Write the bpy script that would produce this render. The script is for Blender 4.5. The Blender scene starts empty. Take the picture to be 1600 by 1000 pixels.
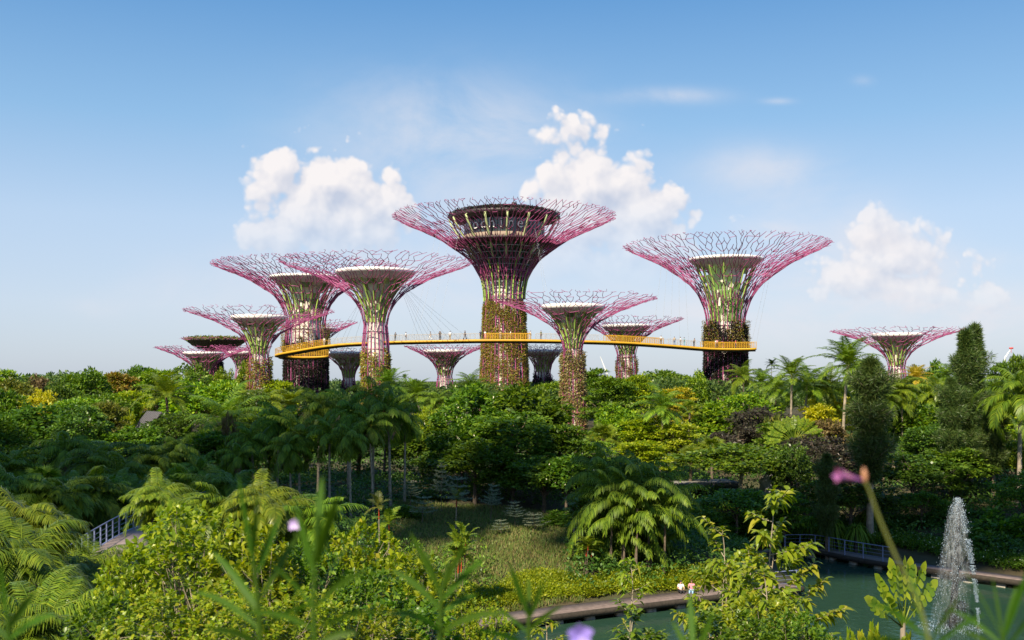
import bpy, math, random
import numpy as np
from mathutils import Vector, Matrix, Quaternion
R = math.radians
rng = np.random.default_rng(7)
random.seed(7)
scene = bpy.context.scene
COL = scene.collection

# ------------------------------------------------------------------ camera
FPX, HZ, CAMZ = 1600.0, 594.0, 14.0
cd = bpy.data.cameras.new('camera')
cam = bpy.data.objects.new('camera', cd)
COL.objects.link(cam)
cam.location = (0, 0, CAMZ)
cam.rotation_euler = (R(90), 0, 0)
cd.sensor_width = 36
cd.lens = 36.0
cd.shift_y = (HZ - 500) / 1600.0
cd.clip_start = 0.1
cd.clip_end = 9000
cd.dof.use_dof = True
cd.dof.focus_distance = 70
cd.dof.aperture_fstop = 2.6
scene.camera = cam

# ------------------------------------------------------------------ light
SUN_AZ, SUN_EL = 25.0, 43.0          # light travels forward and to the right
sl = bpy.data.lights.new('sun', 'SUN')
sl.energy = 5.0
sl.angle = R(0.5)
sl.color = (1.0, 0.87, 0.66)
so = bpy.data.objects.new('sun', sl)
COL.objects.link(so)
SD = Vector((math.sin(R(SUN_AZ)) * math.cos(R(SUN_EL)), math.cos(R(SUN_AZ)) * math.cos(R(SUN_EL)), -math.sin(R(SUN_EL))))
so.rotation_euler = SD.to_track_quat('-Z', 'Y').to_euler()
so.location = (-60, -100, 120)

scene.view_settings.view_transform = 'Standard'
scene.view_settings.look = 'None'
scene.view_settings.exposure = 0.85
scene.view_settings.gamma = 1
scene.render.engine = 'CYCLES'
scene.cycles.use_denoising = True
scene.cycles.max_bounces = 6
scene.cycles.diffuse_bounces = 3
scene.cycles.glossy_bounces = 2
scene.cycles.transmission_bounces = 3
scene.cycles.transparent_max_bounces = 6
scene.cycles.sample_clamp_indirect = 4

# ------------------------------------------------------------------ world
world = bpy.data.worlds.new('World')
scene.world = world
world.use_nodes = True
wt = world.node_tree
for n in list(wt.nodes):
    wt.nodes.remove(n)


class NT:
    """small helper that writes node maths"""
    def __init__(s, t):
        s.t = t

    def new(s, typ, **kw):
        n = s.t.nodes.new(typ)
        for k, v in kw.items():
            setattr(n, k, v)
        return n

    def put(s, sock, v):
        if isinstance(v, (int, float)):
            sock.default_value = v
        elif isinstance(v, (tuple, list)):
            sock.default_value = v
        else:
            s.t.links.new(v, sock)

    def m(s, op, a, b=0.0, c=0.0, clamp=False):
        n = s.new('ShaderNodeMath', operation=op)
        n.use_clamp = clamp
        s.put(n.inputs[0], a)
        s.put(n.inputs[1], b)
        s.put(n.inputs[2], c)
        return n.outputs[0]

    def mix(s, f, a, b, blend='MIX'):
        n = s.new('ShaderNodeMix', data_type='RGBA', blend_type=blend)
        s.put(n.inputs[0], f)
        for k, v in ((6, a), (7, b)):
            if isinstance(v, tuple) and len(v) == 3:
                v = v + (1,)
            s.put(n.inputs[k], v)
        return n.outputs[2]

    def smooth(s, x, lo, hi):
        n = s.new('ShaderNodeMapRange', interpolation_type='SMOOTHSTEP')
        s.put(n.inputs[0], x)
        n.inputs[1].default_value = lo
        n.inputs[2].default_value = hi
        return n.outputs[0]


w = NT(wt)
tc = w.new('ShaderNodeTexCoord').outputs['Generated']
sep = w.new('ShaderNodeSeparateXYZ')
wt.links.new(tc, sep.inputs[0])
yy = w.m('MAXIMUM', w.m('ABSOLUTE', sep.outputs[1]), 0.04)
U0 = w.m('DIVIDE', sep.outputs[0], yy)      # direction tangents: clouds sit at infinity
V0 = w.m('DIVIDE', sep.outputs[2], yy)
sky = w.new('ShaderNodeTexSky', sky_type='NISHITA', sun_disc=False, sun_elevation=R(SUN_EL), sun_rotation=R(180 + SUN_AZ),
            air_density=1.0, dust_density=0.6, ozone_density=1.6)
skyc = w.new('ShaderNodeVectorMath', operation='SCALE')
wt.links.new(sky.outputs[0], skyc.inputs[0])
skyc.inputs['Scale'].default_value = 1.0
skycol = skyc.outputs[0]


def uv(px, py):
    return (px - 800) / 1600.0, (594 - py) / 1600.0


def cloud_field(U, V, blobs, fine):
    """density of billowing cloud around a set of ellipses"""
    comb = w.new('ShaderNodeCombineXYZ')
    w.put(comb.inputs[0], U)
    w.put(comb.inputs[1], V)
    n1 = w.new('ShaderNodeTexNoise', noise_dimensions='3D')
    n1.inputs['Scale'].default_value = 16
    n1.inputs['Detail'].default_value = 4
    n1.inputs['Roughness'].default_value = 0.55
    wt.links.new(comb.outputs[0], n1.inputs['Vector'])
    off = w.new('ShaderNodeVectorMath', operation='MULTIPLY_ADD')
    wt.links.new(n1.outputs['Color'], off.inputs[0])
    off.inputs[1].default_value = (0.02, 0.02, 0.0)
    wt.links.new(comb.outputs[0], off.inputs[2])
    vo = w.new('ShaderNodeTexVoronoi', feature='SMOOTH_F1')
    vo.inputs['Scale'].default_value = 30
    vo.inputs['Smoothness'].default_value = 0.5
    vo.inputs['Detail'].default_value = 2.2
    vo.inputs['Roughness'].default_value = 0.55
    vo.inputs['Lacunarity'].default_value = 2.2
    wt.links.new(off.outputs[0], vo.inputs['Vector'])
    bil = w.m('SUBTRACT', 0.55, vo.outputs['Distance'])
    tot = None
    for (px, py, a, b) in blobs:
        a, b = a * 1.3, b * 1.3
        u0, v0 = uv(px, py)
        du = w.m('MULTIPLY', w.m('SUBTRACT', U, u0), 1600.0 / a)
        dv = w.m('MULTIPLY', w.m('SUBTRACT', V, v0), 1600.0 / b)
        d = w.m('SUBTRACT', 1.0, w.m('SQRT', w.m('ADD', w.m('MULTIPLY', du, du), w.m('MULTIPLY', dv, dv))))
        d = w.m('MULTIPLY', d, min(a, b) / 60.0)
        tot = d if tot is None else w.m('SMOOTH_MAX', tot, d, 0.25)
    den = w.m('ADD', w.m('MULTIPLY', bil, 0.95), tot)
    return w.m('ADD', den, w.m('MULTIPLY', w.m('SUBTRACT', n1.outputs['Fac'], 0.5), 0.55)), bil


CUM = [(438, 268, 52, 48), (515, 285, 82, 55), (588, 318, 62, 48), (480, 345, 95, 60), (560, 365, 80, 40),
       (884, 212, 34, 30), (896, 232, 46, 40), (920, 262, 60, 44), (945, 250, 50, 34), (992, 250, 44, 36), (945, 295, 100, 58), (1000, 335, 70, 55), (905, 345, 70, 60), (1005, 400, 90, 60), (900, 415, 100, 50), (1055, 440, 70, 40),
       (1350, 362, 50, 34), (1395, 400, 80, 44), (1450, 455, 100, 42), (1350, 440, 80, 40), (1540, 470, 70, 30), (1555, 405, 36, 14), (1190, 358, 34, 12)]
D0, B0 = cloud_field(U0, V0, CUM, 1)
U1 = w.m('SUBTRACT', U0, 0.008)
V1 = w.m('ADD', V0, 0.012)
D1, B1 = cloud_field(U1, V1, CUM, 1)
mask = w.smooth(D0, -0.24, 0.08)
# the cumulus melt into the haze lower down
mask = w.m('MULTIPLY', mask, w.m('MAXIMUM', w.smooth(V0, 0.075, 0.20), w.m('MULTIPLY', w.smooth(V0, 0.05, 0.11), w.smooth(U0, 0.17, 0.26))))
mask = w.m('MULTIPLY', mask, w.m('SUBTRACT', 0.92, w.m('MULTIPLY', w.smooth(U0, 0.17, 0.26), 0.28)))
lit = w.m('MULTIPLY_ADD', w.m('SUBTRACT', D0, D1), 0.85, 0.62, clamp=True)
ccol = w.mix(lit, (0.58, 0.62, 0.74), (0.99, 0.93, 0.91))


def soft_blob(px, py, a, b, amp):
    u0, v0 = uv(px, py)
    du = w.m('MULTIPLY', w.m('SUBTRACT', U0, u0), 1600.0 / a)
    dv = w.m('MULTIPLY', w.m('SUBTRACT', V0, v0), 1600.0 / b)
    d = w.m('ADD', w.m('MULTIPLY', du, du), w.m('MULTIPLY', dv, dv))
    return w.m('MULTIPLY', w.m('POWER', 2.718, w.m('MULTIPLY', d, -1.0)), amp)


comb2 = w.new('ShaderNodeCombineXYZ')
w.put(comb2.inputs[0], w.m('MULTIPLY', U0, 0.55))
w.put(comb2.inputs[1], V0)
nz = w.new('ShaderNodeTexNoise')
nz.inputs['Scale'].default_value = 11
nz.inputs['Detail'].default_value = 8
nz.inputs['Roughness'].default_value = 0.58
nz.inputs['Distortion'].default_value = 0.4
wt.links.new(comb2.outputs[0], nz.inputs['Vector'])
wn = w.smooth(nz.outputs['Fac'], 0.33, 0.68)
tot = None
for b in [(700, 200, 200, 75, 0.75), (1035, 150, 75, 12, 0.85), (1190, 262, 100, 36, 0.7), (1370, 375, 65, 40, 0.75), (1430, 450, 170, 60, 0.8),
          (1560, 405, 40, 16, 0.6), (1500, 500, 170, 40, 0.8), (1200, 355, 45, 12, 0.7), (1260, 430, 110, 60, 0.4), (140, 478, 45, 16, 0.5),
          (690, 460, 120, 50, 0.5), (560, 430, 170, 60, 0.6), (1080, 470, 160, 60, 0.6), (760, 330, 150, 100, 0.5), (1300, 500, 240, 50, 0.6), (300, 460, 160, 50, 0.3), (1230, 330, 150, 60, .35), (1215, 158, 22, 5, 0.4),
          (1350, 125, 16, 8, 0.35), (420, 400, 60, 40, 0.4)]:
    s_ = soft_blob(*b)
    tot = s_ if tot is None else w.m('ADD', tot, s_)
wisp = w.m('MULTIPLY', tot, w.m('MULTIPLY_ADD', wn, 0.85, 0.15), clamp=True)
# base of the sky: deeper on top, milky towards the horizon
grad = w.new('ShaderNodeValToRGB')
w.put(grad.inputs[0], w.m('MULTIPLY', w.m('MAXIMUM', sep.outputs[2], 0.0), 1.0))
cr = grad.color_ramp
cr.elements[0].position = 0.0
cr.elements[0].color = (0.46, 0.54, 0.68, 1)
cr.elements[1].position = 1.0
cr.elements[1].color = (0.05, 0.17, 0.5, 1)
for p_, c_ in ((0.07, (0.53, 0.62, 0.78)), (0.15, (0.48, 0.62, 0.82)), (0.24, (0.26, 0.49, 0.77)), (0.36, (0.088, 0.30, 0.64))):
    e = cr.elements.new(p_)
    e.color = c_ + (1,)
# Nishita carries the brightness distribution of a real sky, the ramp its colour on this humid afternoon
SKY_S = 0.10
bri = w.new('ShaderNodeVectorMath', operation='SCALE')
wt.links.new(grad.outputs[0], bri.inputs[0])
bri.inputs['Scale'].default_value = 0.56 / SKY_S
skymix = w.mix(0.8, skycol, bri.outputs[0])
c1 = w.new('ShaderNodeVectorMath', operation='SCALE')
wt.links.new(ccol, c1.inputs[0])
c1.inputs['Scale'].default_value = 0.56 / SKY_S
c2 = w.mix(w.m('MULTIPLY', wisp, 0.9), skymix, tuple(v * 0.54 / SKY_S for v in (0.82, 0.82, 0.88)))
c3 = w.mix(mask, c2, c1.outputs[0])
bg = w.new('ShaderNodeBackground')
bg.inputs['Strength'].default_value = SKY_S
wt.links.new(c2, bg.inputs['Color'])
bgc = w.new('ShaderNodeBackground')
bgc.inputs['Strength'].default_value = SKY_S
wt.links.new(c3, bgc.inputs['Color'])
# the costly cumulus are worked out only in the part of the sky where they stand
win = w.m('MULTIPLY', w.m('LESS_THAN', w.m('ABSOLUTE', w.m('SUBTRACT', U0, 0.107)), 0.38), w.m('LESS_THAN', w.m('ABSOLUTE', w.m('SUBTRACT', V0, 0.17)), 0.125))
win = w.m('MULTIPLY', win, w.m('GREATER_THAN', sep.outputs[1], 0.0))
wmx = w.new('ShaderNodeMixShader')
wt.links.new(win, wmx.inputs[0])
wt.links.new(bg.outputs[0], wmx.inputs[1])
wt.links.new(bgc.outputs[0], wmx.inputs[2])
wo = w.new('ShaderNodeOutputWorld')
wt.links.new(wmx.outputs[0], wo.inputs['Surface'])
world.cycles.sampling_method = 'MANUAL'
world.cycles.sample_map_resolution = 256


# ------------------------------------------------------------------ helpers
def W(px, py, Y):
    return Vector(((px - 800) / FPX * Y, Y, CAMZ + (HZ - py) / FPX * Y))


def unit(a):
    return a / (np.linalg.norm(a, axis=-1, keepdims=True) + 1e-9)


class MB:
    """mesh builder: arrays of verts and quads / tris"""
    def __init__(s):
        s.v, s.f4, s.f3, s.n = [], [], [], 0

    def add(s, V, F):
        V = np.asarray(V, dtype=np.float64).reshape(-1, 3)
        F = np.asarray(F, dtype=np.int64)
        if len(F):
            (s.f4 if F.shape[1] == 4 else s.f3).append(F + s.n)
        s.v.append(V)
        s.n += len(V)
        return s

    def box(s, c, size, rz=0.0, taper=1.0):
        x, y, z = [k / 2 for k in size]
        V = np.array([(-x, -y, -z), (x, -y, -z), (x, y, -z), (-x, y, -z), (-x * taper, -y * taper, z), (x * taper, -y * taper, z), (x * taper, y * taper, z), (-x * taper, y * taper, z)])
        if rz:
            ca, sa = math.cos(rz), math.sin(rz)
            V = np.stack([V[:, 0] * ca - V[:, 1] * sa, V[:, 0] * sa + V[:, 1] * ca, V[:, 2]], 1)
        return s.add(V + np.array(c), [(3, 2, 1, 0), (4, 5, 6, 7), (0, 1, 5, 4), (1, 2, 6, 5), (2, 3, 7, 6), (3, 0, 4, 7)])

    def rods(s, P0, P1, r0, r1, sides=5):
        P0 = np.atleast_2d(np.asarray(P0, float))
        P1 = np.atleast_2d(np.asarray(P1, float))
        n = len(P0)
        r0 = np.broadcast_to(np.asarray(r0, float), (n,))
        r1 = np.broadcast_to(np.asarray(r1, float), (n,))
        d = unit(P1 - P0)
        ref = np.where(np.abs(d[:, 2:3]) > 0.9, np.array([[1.0, 0, 0]]), np.array([[0, 0, 1.0]]))
        a = unit(np.cross(d, ref))
        b = np.cross(d, a)
        th = np.arange(sides) * 2 * np.pi / sides
        ring = a[:, None] * np.cos(th)[None, :, None] + b[:, None] * np.sin(th)[None, :, None]
        V = np.concatenate([P0[:, None] + ring * r0[:, None, None], P1[:, None] + ring * r1[:, None, None]], 1)
        k = np.arange(sides)
        k2 = (k + 1) % sides
        F = np.stack([k, k2, k2 + sides, k + sides], 1)
        F = (F[None] + (np.arange(n) * 2 * sides)[:, None, None]).reshape(-1, 4)
        return s.add(V.reshape(-1, 3), F)

    def tube(s, pts, rad, sides=6, cap=True):
        P = np.asarray(pts, float)
        n = len(P)
        rad = np.broadcast_to(np.asarray(rad, float), (n,))
        T = unit(np.gradient(P, axis=0))
        a = np.cross(T[0], [0, 0, 1.0] if abs(T[0][2]) < 0.9 else [1.0, 0, 0])
        a /= np.linalg.norm(a)
        th = np.arange(sides) * 2 * np.pi / sides
        V = []
        for i in range(n):
            a = a - T[i] * np.dot(a, T[i])
            a /= np.linalg.norm(a) + 1e-9
            b = np.cross(T[i], a)
            V.append(P[i] + rad[i] * (np.cos(th)[:, None] * a + np.sin(th)[:, None] * b))
        V = np.concatenate(V)
        k = np.arange(sides)
        k2 = (k + 1) % sides
        F = np.concatenate([np.stack([k, k2, k2 + sides, k + sides], 1) + i * sides for i in range(n - 1)])
        s.add(V, F)
        if cap:
            s.add(np.concatenate([V[-sides:], P[-1:]]), np.stack([k, k2, np.full(sides, sides)], 1))
        return s

    def lathe(s, prof, c=(0, 0, 0), n=32):
        prof = np.asarray(prof, float)
        th = np.arange(n) * 2 * np.pi / n
        V = np.stack([prof[:, 0:1] * np.cos(th), prof[:, 0:1] * np.sin(th), np.repeat(prof[:, 1:2], n, 1)], 2).reshape(-1, 3) + np.array(c)
        k = np.arange(n)
        k2 = (k + 1) % n
        F = np.concatenate([np.stack([k, k2, k2 + n, k + n], 1) + i * n for i in range(len(prof) - 1)])
        return s.add(V, F)

    def ring(s, r, z, t, h, n=48, c=(0, 0, 0)):
        return s.lathe([(r - t, z - h), (r, z - h), (r, z + h), (r - t, z + h), (r - t, z - h)], c, n)

    def leaves(s, C, A, N, L, Wd, fold=0.0):
        """folded diamond leaves"""
        n = len(C)
        L = np.broadcast_to(np.asarray(L, float), (n,))[:, None]
        Wd = np.broadcast_to(np.asarray(Wd, float), (n,))[:, None]
        A = unit(A)
        S = unit(np.cross(A, N))
        N = np.cross(S, A)
        V = np.stack([C, C + A * L * 0.45 + S * Wd + N * fold * L, C + A * L, C + A * L * 0.45 - S * Wd + N * fold * L], 1)
        return s.add(V.reshape(-1, 3), np.arange(4 * n).reshape(-1, 4))

    def blades(s, C, A, N, L, Wd, droop=0.3, st=5, cup=0.15, wpos=0.4):
        """long curved leaves with a midrib, st stations"""
        n = len(C)
        L = np.broadcast_to(np.asarray(L, float), (n,))
        Wd = np.broadcast_to(np.asarray(Wd, float), (n,))
        dr = np.broadcast_to(np.asarray(droop, float), (n,))
        A = unit(A)
        S = unit(np.cross(A, N))
        N = np.cross(S, A)
        V = np.zeros((n, st, 3, 3))
        for i in range(st):
            t = i / (st - 1)
            ax = A * (t * L)[:, None] + np.array([0, 0, -1.0]) * (dr * L * t * t)[:, None]
            wv = (math.sin(math.pi * min(1.0, (t ** 0.75) * 0.97 + 0.03)) ** 0.8 if 0 < t < 1 else 0.04)
            m = C + ax
            V[:, i, 0] = m + S * (Wd * wv)[:, None] + N * (Wd * wv * cup)[:, None]
            V[:, i, 1] = m
            V[:, i, 2] = m - S * (Wd * wv)[:, None] + N * (Wd * wv * cup)[:, None]
        F = []
        for i in range(st - 1):
            for j in range(2):
                q = i * 3 + j
                F.append((q, q + 1, q + 4, q + 3))
        F = np.array(F)
        F = (F[None] + (np.arange(n) * st * 3)[:, None, None]).reshape(-1, 4)
        return s.add(V.reshape(-1, 3), F)

    def mesh(s, name, mat=None, smooth=False):
        me = bpy.data.meshes.new(name)
        V = np.concatenate(s.v) if s.v else np.zeros((0, 3))
        F4 = np.concatenate(s.f4) if s.f4 else np.zeros((0, 4), int)
        F3 = np.concatenate(s.f3) if s.f3 else np.zeros((0, 3), int)
        me.vertices.add(len(V))
        me.vertices.foreach_set('co', V.astype(np.float32).ravel())
        me.loops.add(F4.size + F3.size)
        me.loops.foreach_set('vertex_index', np.concatenate([F4.ravel(), F3.ravel()]).astype(np.int32))
        me.polygons.add(len(F4) + len(F3))
        st = np.concatenate([np.arange(len(F4)) * 4, F4.size + np.arange(len(F3)) * 3]).astype(np.int32)
        me.polygons.foreach_set('loop_start', st)
        if smooth:
            me.polygons.foreach_set('use_smooth', np.ones(len(st), bool))
        me.update(calc_edges=True)
        if mat:
            me.materials.append(mat)
        return me

    def obj(s, name, mat=None, parent=None, smooth=False):
        o = bpy.data.objects.new(name, s.mesh(name, mat, smooth))
        COL.objects.link(o)
        if parent:
            o.parent = parent
        return o


def tag(o, label=None, cat=None, group=None, kind=None):
    if label:
        o['label'] = label
    if cat:
        o['category'] = cat
    if group:
        o['group'] = group
    if kind:
        o['kind'] = kind
    return o


def empty(name, loc=(0, 0, 0), rz=0.0, scale=(1, 1, 1)):
    o = bpy.data.objects.new(name, None)
    o.empty_display_size = 0.3
    COL.objects.link(o)
    o.location = loc
    o.rotation_euler = (0, 0, rz)
    o.scale = scale
    return o


# ------------------------------------------------------------------ materials
def mat(name, col, rough=0.6, spec=0.4, metal=0.0, noise=0.0, scale=4.0, bump=0.0, col2=None, coords='Object'):
    m = bpy.data.materials.new(name)
    m.use_nodes = True
    t = NT(m.node_tree)
    p = m.node_tree.nodes['Principled BSDF']
    p.inputs['Roughness'].default_value = rough
    p.inputs['Specular IOR Level'].default_value = spec
    p.inputs['Metallic'].default_value = metal
    p.inputs['Base Color'].default_value = tuple(col) + (1,)
    if noise or col2 or bump:
        c = t.new('ShaderNodeTexCoord')
        nzz = t.new('ShaderNodeTexNoise')
        nzz.inputs['Scale'].default_value = scale
        nzz.inputs['Detail'].default_value = 5
        nzz.inputs['Roughness'].default_value = 0.6
        m.node_tree.links.new(c.outputs[coords], nzz.inputs['Vector'])
        f = t.smooth(nzz.outputs['Fac'], 0.3, 0.7)
        c2 = col2 or tuple(v * (1 - noise) for v in col)
        m.node_tree.links.new(t.mix(f, tuple(col), tuple(c2)), p.inputs['Base Color'])
        if bump:
            b = t.new('ShaderNodeBump')
            b.inputs['Strength'].default_value = bump
            b.inputs['Distance'].default_value = 0.05
            m.node_tree.links.new(nzz.outputs['Fac'], b.inputs['Height'])
            m.node_tree.links.new(b.outputs[0], p.inputs['Normal'])
    return m


def leafmat(name, cols, rough=0.42, trans=0.35, spec=0.35, tint=None):
    """leaves: each leaf takes its own colour from a small family of colours"""
    m = bpy.data.materials.new(name)
    m.use_nodes = True
    nt = m.node_tree
    t = NT(nt)
    p = nt.nodes['Principled BSDF']
    out = nt.nodes['Material Output']
    geo = t.new('ShaderNodeNewGeometry')
    ramp = t.new('ShaderNodeValToRGB')
    cr = ramp.color_ramp
    k = len(cols)
    cr.elements[0].position, cr.elements[0].color = 0, tuple(cols[0]) + (1,)
    cr.elements[1].position, cr.elements[1].color = 1, tuple(cols[-1]) + (1,)
    for i in range(1, k - 1):
        e = cr.elements.new(i / (k - 1))
        e.color = tuple(cols[i]) + (1,)
    nt.links.new(geo.outputs['Random Per Island'], ramp.inputs[0])
    # branches differ from one another too
    tcn = t.new('ShaderNodeTexCoord')
    nz_ = t.new('ShaderNodeTexNoise')
    nz_.inputs['Scale'].default_value = 0.55
    nz_.inputs['Detail'].default_value = 3
    nt.links.new(tcn.outputs['Object'], nz_.inputs['Vector'])
    oi = t.new('ShaderNodeObjectInfo')
    hv = t.new('ShaderNodeHueSaturation')
    nt.links.new(ramp.outputs[0], hv.inputs['Color'])
    t.put(hv.inputs['Value'], t.m('ADD', t.m('MULTIPLY_ADD', nz_.outputs['Fac'], 0.9, 0.42), t.m('MULTIPLY', oi.outputs['Random'], 0.22)))
    t.put(hv.inputs['Hue'], t.m('MULTIPLY_ADD', oi.outputs['Random'], 0.024, 0.478))
    nt.links.new(hv.outputs[0], p.inputs['Base Color'])
    p.inputs['Roughness'].default_value = rough
    p.inputs['Specular IOR Level'].default_value = spec
    tr = t.new('ShaderNodeBsdfTranslucent')
    hs2 = t.new('ShaderNodeHueSaturation')
    hs2.inputs['Saturation'].default_value = 1.1
    hs2.inputs['Value'].default_value = 1.5
    nt.links.new(hv.outputs[0], hs2.inputs['Color'])
    nt.links.new(hs2.outputs[0], tr.inputs['Color'])
    mx = t.new('ShaderNodeMixShader')
    mx.inputs[0].default_value = trans
    nt.links.new(p.outputs[0], mx.inputs[1])
    nt.links.new(tr.outputs[0], mx.inputs[2])
    nt.links.new(mx.outputs[0], out.inputs['Surface'])
    return m


M = {}
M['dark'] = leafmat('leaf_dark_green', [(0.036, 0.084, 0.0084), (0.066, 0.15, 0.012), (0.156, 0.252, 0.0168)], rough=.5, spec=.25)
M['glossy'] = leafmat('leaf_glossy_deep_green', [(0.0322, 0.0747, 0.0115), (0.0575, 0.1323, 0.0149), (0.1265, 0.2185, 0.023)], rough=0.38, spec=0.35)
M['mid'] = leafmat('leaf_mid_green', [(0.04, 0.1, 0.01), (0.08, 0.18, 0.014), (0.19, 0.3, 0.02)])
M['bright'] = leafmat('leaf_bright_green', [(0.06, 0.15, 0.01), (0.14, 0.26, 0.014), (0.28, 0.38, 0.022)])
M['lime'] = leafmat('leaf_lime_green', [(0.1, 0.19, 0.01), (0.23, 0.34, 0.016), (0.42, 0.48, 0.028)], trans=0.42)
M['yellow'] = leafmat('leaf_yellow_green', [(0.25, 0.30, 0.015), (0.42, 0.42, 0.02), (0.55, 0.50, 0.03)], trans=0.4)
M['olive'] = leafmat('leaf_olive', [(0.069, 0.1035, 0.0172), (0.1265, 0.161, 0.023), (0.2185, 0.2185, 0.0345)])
M['bronze'] = leafmat('leaf_bronze_brown', [(0.09, 0.07, 0.035), (0.17, 0.12, 0.05), (0.15, 0.15, 0.04), (0.25, 0.17, 0.07)])
M['purple'] = leafmat('leaf_dull_purple_brown', [(0.039, 0.039, 0.0286), (0.078, 0.0585, 0.0455), (0.065, 0.078, 0.0325)])
M['orange'] = leafmat('leaf_orange_tinged', [(0.12, 0.17, 0.02), (0.22, 0.2, 0.03), (0.32, 0.2, 0.03), (0.14, 0.2, 0.02)])
M['pale'] = leafmat('leaf_pale_cream_green', [(0.22, 0.27, 0.15), (0.32, 0.36, 0.24), (0.18, 0.24, 0.12)], rough=0.6, spec=.2)
M['palm'] = leafmat('frond_green', [(0.06, 0.13, 0.008), (0.1, 0.19, 0.012), (0.2, 0.29, 0.018)], rough=0.42, spec=.3, trans=0.3)
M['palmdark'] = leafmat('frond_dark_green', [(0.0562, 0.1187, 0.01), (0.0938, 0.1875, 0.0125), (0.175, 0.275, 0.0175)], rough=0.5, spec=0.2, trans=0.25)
M['palmlit'] = leafmat('frond_yellow_green', [(0.0765, 0.1445, 0.0102), (0.136, 0.2125, 0.0153), (0.2295, 0.289, 0.0213)], rough=0.35, trans=0.35)  # yellow-green frond copy, the look of sunlit palms put into the colour
M['palmyellow'] = leafmat('frond_golden', [(0.28, 0.28, 0.02), (0.45, 0.36, 0.03), (0.5, 0.33, 0.04)], trans=0.35)
M['casua'] = leafmat('needle_green', [(0.035, 0.075, 0.018), (0.06, 0.115, 0.024), (0.11, 0.15, 0.035)], trans=0.25)
M['blade'] = leafmat('blade_green', [(0.03, 0.085, 0.008), (0.045, 0.12, 0.010), (0.07, 0.16, 0.012)], rough=.5, spec=.2, trans=.4)
M['grassdull'] = leafmat('grass_dull', [(0.10, 0.17, 0.04), (0.15, 0.22, 0.05), (0.24, 0.20, 0.08), (0.09, 0.16, 0.035)], trans=.3, spec=.15)
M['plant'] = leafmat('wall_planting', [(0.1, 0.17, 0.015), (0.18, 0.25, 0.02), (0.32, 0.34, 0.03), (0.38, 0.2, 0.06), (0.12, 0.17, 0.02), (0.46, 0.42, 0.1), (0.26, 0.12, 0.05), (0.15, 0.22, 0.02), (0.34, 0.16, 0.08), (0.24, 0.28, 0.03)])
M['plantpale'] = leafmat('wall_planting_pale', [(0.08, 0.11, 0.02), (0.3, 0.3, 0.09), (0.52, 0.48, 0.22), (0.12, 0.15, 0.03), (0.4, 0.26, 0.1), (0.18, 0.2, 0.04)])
M['plantdark'] = leafmat('wall_planting_dark_shaded', [(0.012, 0.02, 0.01), (0.02, 0.03, 0.012), (0.03, 0.02, 0.018), (0.045, 0.02, 0.03)])  # near-black leaves; on shaded trunks the shade is put into the colour
M['blossom'] = mat('blossom_cream', (0.75, 0.72, 0.5), 0.6)
M['bark'] = mat('bark_grey_brown', (0.16, 0.12, 0.085), 0.85, noise=0.5, scale=6, bump=0.5)
M['barkpale'] = mat('bark_pale', (0.36, 0.30, 0.22), 0.8, noise=0.45, scale=5, bump=0.4)
M['barkdark'] = mat('bark_dark', (0.05, 0.04, 0.03), 0.9, noise=0.4, scale=6, bump=0.4)
M['red'] = mat('red_crownshaft', (0.48, 0.06, 0.02), 0.5, noise=0.3)
M['magenta'] = mat('magenta_painted_steel', (0.34, 0.07, 0.19), 0.45, 0.4, noise=0.2, scale=0.8)
M['concrete'] = mat('pale_concrete', (0.74, 0.69, 0.62), 0.75, noise=0.15, scale=0.8)
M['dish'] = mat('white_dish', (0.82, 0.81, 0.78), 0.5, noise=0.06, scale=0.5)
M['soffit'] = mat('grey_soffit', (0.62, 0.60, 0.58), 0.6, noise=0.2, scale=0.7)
M['fin'] = mat('green_fin', (0.38, 0.55, 0.12), 0.45, noise=0.25, scale=0.5)
M['panelg'] = leafmat('green_mesh_panel', [(0.14, 0.28, 0.08), (0.22, 0.38, 0.12), (0.10, 0.20, 0.08), (0.35, 0.46, 0.22)], rough=.6, trans=.5)
M['glass'] = mat('dark_glass', (0.03, 0.05, 0.05), 0.12, 0.8, noise=0.4, scale=0.5)
M['darksteel'] = mat('dark_steel', (0.045, 0.035, 0.035), 0.5, noise=0.3)
M['steel'] = mat('grey_steel', (0.38, 0.40, 0.42), 0.4, 0.5)
M['yellowp'] = mat('yellow_paint', (0.60, 0.33, 0.02), 0.45, noise=0.15, scale=1.0)
M['rail'] = mat('grey_rail', (0.45, 0.42, 0.38), 0.5)
M['white'] = mat('white_paint', (0.8, 0.8, 0.78), 0.5)
M['redp'] = mat('red_paint', (0.6, 0.05, 0.04), 0.5)
M['cream'] = mat('warm_stone', (0.30, 0.23, 0.18), 0.7, noise=0.25)
# ------------------------------------------------------------------ ground and water
POND = np.array([(-3.9, 56.9), (3.5, 60.4), (11.6, 64.3), (18.0, 65.2), (19.4, 72), (19.8, 80.2), (24.6, 83.2), (29.3, 78.9), (34.4, 69.9), (38.5, 60), (40, 44), (20, 42), (0, 43), (-9, 46)])


def seg_dist(px, py, poly):
    d = np.full(px.shape, 1e9)
    inside = np.zeros(px.shape, bool)
    n = len(poly)
    for i in range(n):
        ax, ay = poly[i]
        bx, by = poly[(i + 1) % n]
        t = np.clip(((px - ax) * (bx - ax) + (py - ay) * (by - ay)) / ((bx - ax) ** 2 + (by - ay) ** 2), 0, 1)
        d = np.minimum(d, np.hypot(px - ax - t * (bx - ax), py - ay - t * (by - ay)))
        c = ((ay > py) != (by > py)) & (px < (bx - ax) * (py - ay) / (by - ay + 1e-12) + ax)
        inside ^= c
    return np.where(inside, -d, d)


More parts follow.
